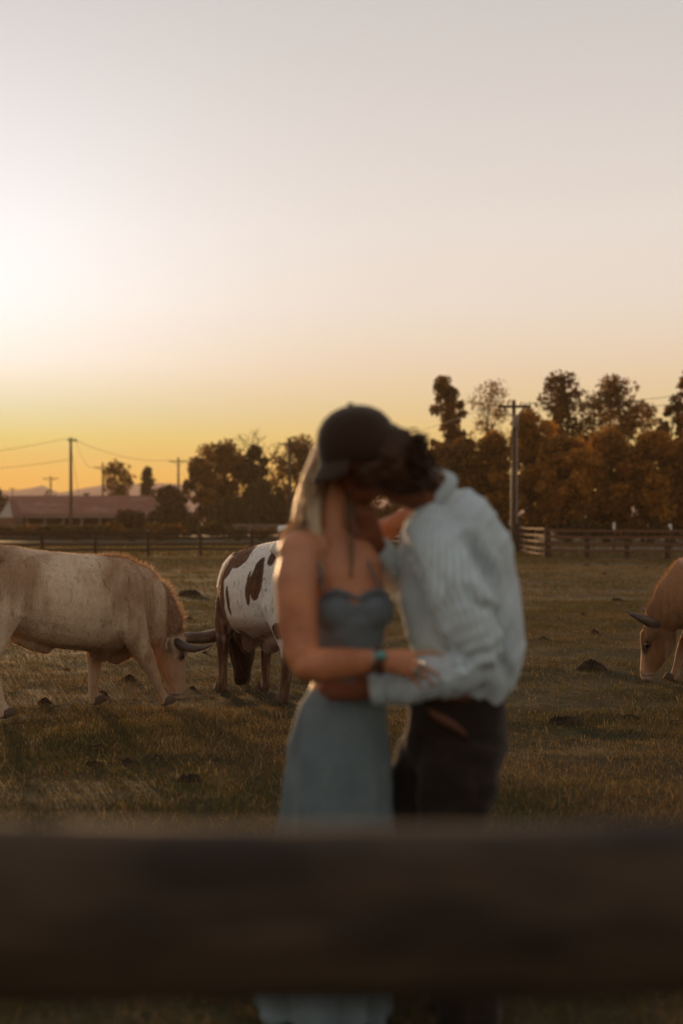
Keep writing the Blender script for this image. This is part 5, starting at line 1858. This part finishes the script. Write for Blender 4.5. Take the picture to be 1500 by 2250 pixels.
for s0 in ([(960, 1648), (1000, 1656), (1040, 1660), (1078, 1652)],):
    mb = MB()
    mb.tube([P(a, b, 3.935 + .0006 * abs(a - 1015)) - mbase for a, b in s0], .003, n=5)
    link('pocket_seam', mb.mesh('pocket_seam'), M['leather'], jeans)
for px, yy in ((1022, 4.05), (785, 4.32)):
    mb = MB()
    f_ = 4.05 / yy
    b0 = P(px, HOR, yy)
    mb.loft([(np.array((b0[0] + .03, yy, .22)), .05, .05), (np.array((b0[0] + .02, yy, .10)), .052, .048), (np.array((b0[0] - .01, yy - .005, .055)), .05, .046)], n=14, hint=Hy)
    mb.loft([(np.array((b0[0] + .05, yy, .045)), .042, .036), (np.array((b0[0] - .02, yy + .06, .045)), .040, .044), (np.array((b0[0] - .06, yy + .16, .028)), .022, .036)], n=14, hint=(0, 0, 1))
    bm2 = fuse('boot', mb, .008, 3)
    local(bm2, mbase)
    boot = link('boot', bm2, M['boot'], man)
    mb = MB()
    mb.box((b0[0] + .05 - mbase[0], yy - mbase[1], .012), (.07, .07, .045))
    link('heel', mb.mesh('heel'), M['boot'], boot, smooth=False)

# ------------------------------------------------------------------ near fence between camera and couple
nf = thing('near_fence', 'blurred weathered brown fence rail crossing the whole foreground', 'fence', (0, 1.33, 0))


def log_rail(name, z, y, hh_, tt, seed, x0=-1.75, x1=1.75):
    k, n = 90, 28
    vv, ff = [], []
    for i in range(k):
        x = x0 + (x1 - x0) * i / (k - 1)
        for j in range(n):
            a = 2 * PI * j / n
            cx, cz = math.cos(a), math.sin(a)
            s_ = (abs(cx) ** 2.5 + abs(cz) ** 2.5) ** (-1 / 2.5)
            vv.append((x, cx * s_ * tt / 2, cz * s_ * hh_ / 2))
    v = np.array(vv)
    q_ = v * np.array((2.2, 14, 14))
    # weathered: adzed, uneven arris, cracks and knots
    d_ = fbm(q_ + seed, seed, 3) * .0055 + vnoise(v * np.array((1.3, 5, 5)) + seed, seed + 3) * .006
    cr_ = -(1 - np.abs(vnoise(v * np.array((1.6, 40, 40)), seed + 5))) ** 9 * .006
    rad = v * np.array((0, 1, 1))
    rad /= (np.linalg.norm(rad, axis=1)[:, None] + 1e-6)
    v = v + rad * (d_ + cr_)[:, None]
    v[:, 2] += .006 * np.sin(v[:, 0] * 2.3 + seed)
    v += np.array((0, y, z))
    for i in range(k - 1):
        for j in range(n):
            ff.append((i * n + j, (i + 1) * n + j, (i + 1) * n + (j + 1) % n, i * n + (j + 1) % n))
    ff.append(tuple(range(n)))
    ff.append(tuple((k - 1) * n + j for j in range(n - 1, -1, -1)))
    me = bpy.data.meshes.new(name)
    me.from_pydata(v.tolist(), [], ff)
    return link(name, me, M['wood_near'], nf)


zt = CAMZ + (HOR - 1822) / FPX * 1.30
zb = CAMZ + (HOR - 2195) / FPX * 1.30
log_rail('rail', (zt + zb) / 2, 0, zt - zb, .125, 5)
log_rail('rail', (zt + zb) / 2 - .46, 0, zt - zb, .125, 9)
for x in (-1.62, 1.62):
    mb = MB()
    mb.loft([((x, .115, -.3), .075, .08), ((x, .115, .5), .072, .075), ((x + .01, .115, 1.34), .068, .072)], n=14, hint=(0, 1, 0), cap=.12)
    link('post', mb.mesh('post'), M['wood_near'], nf)
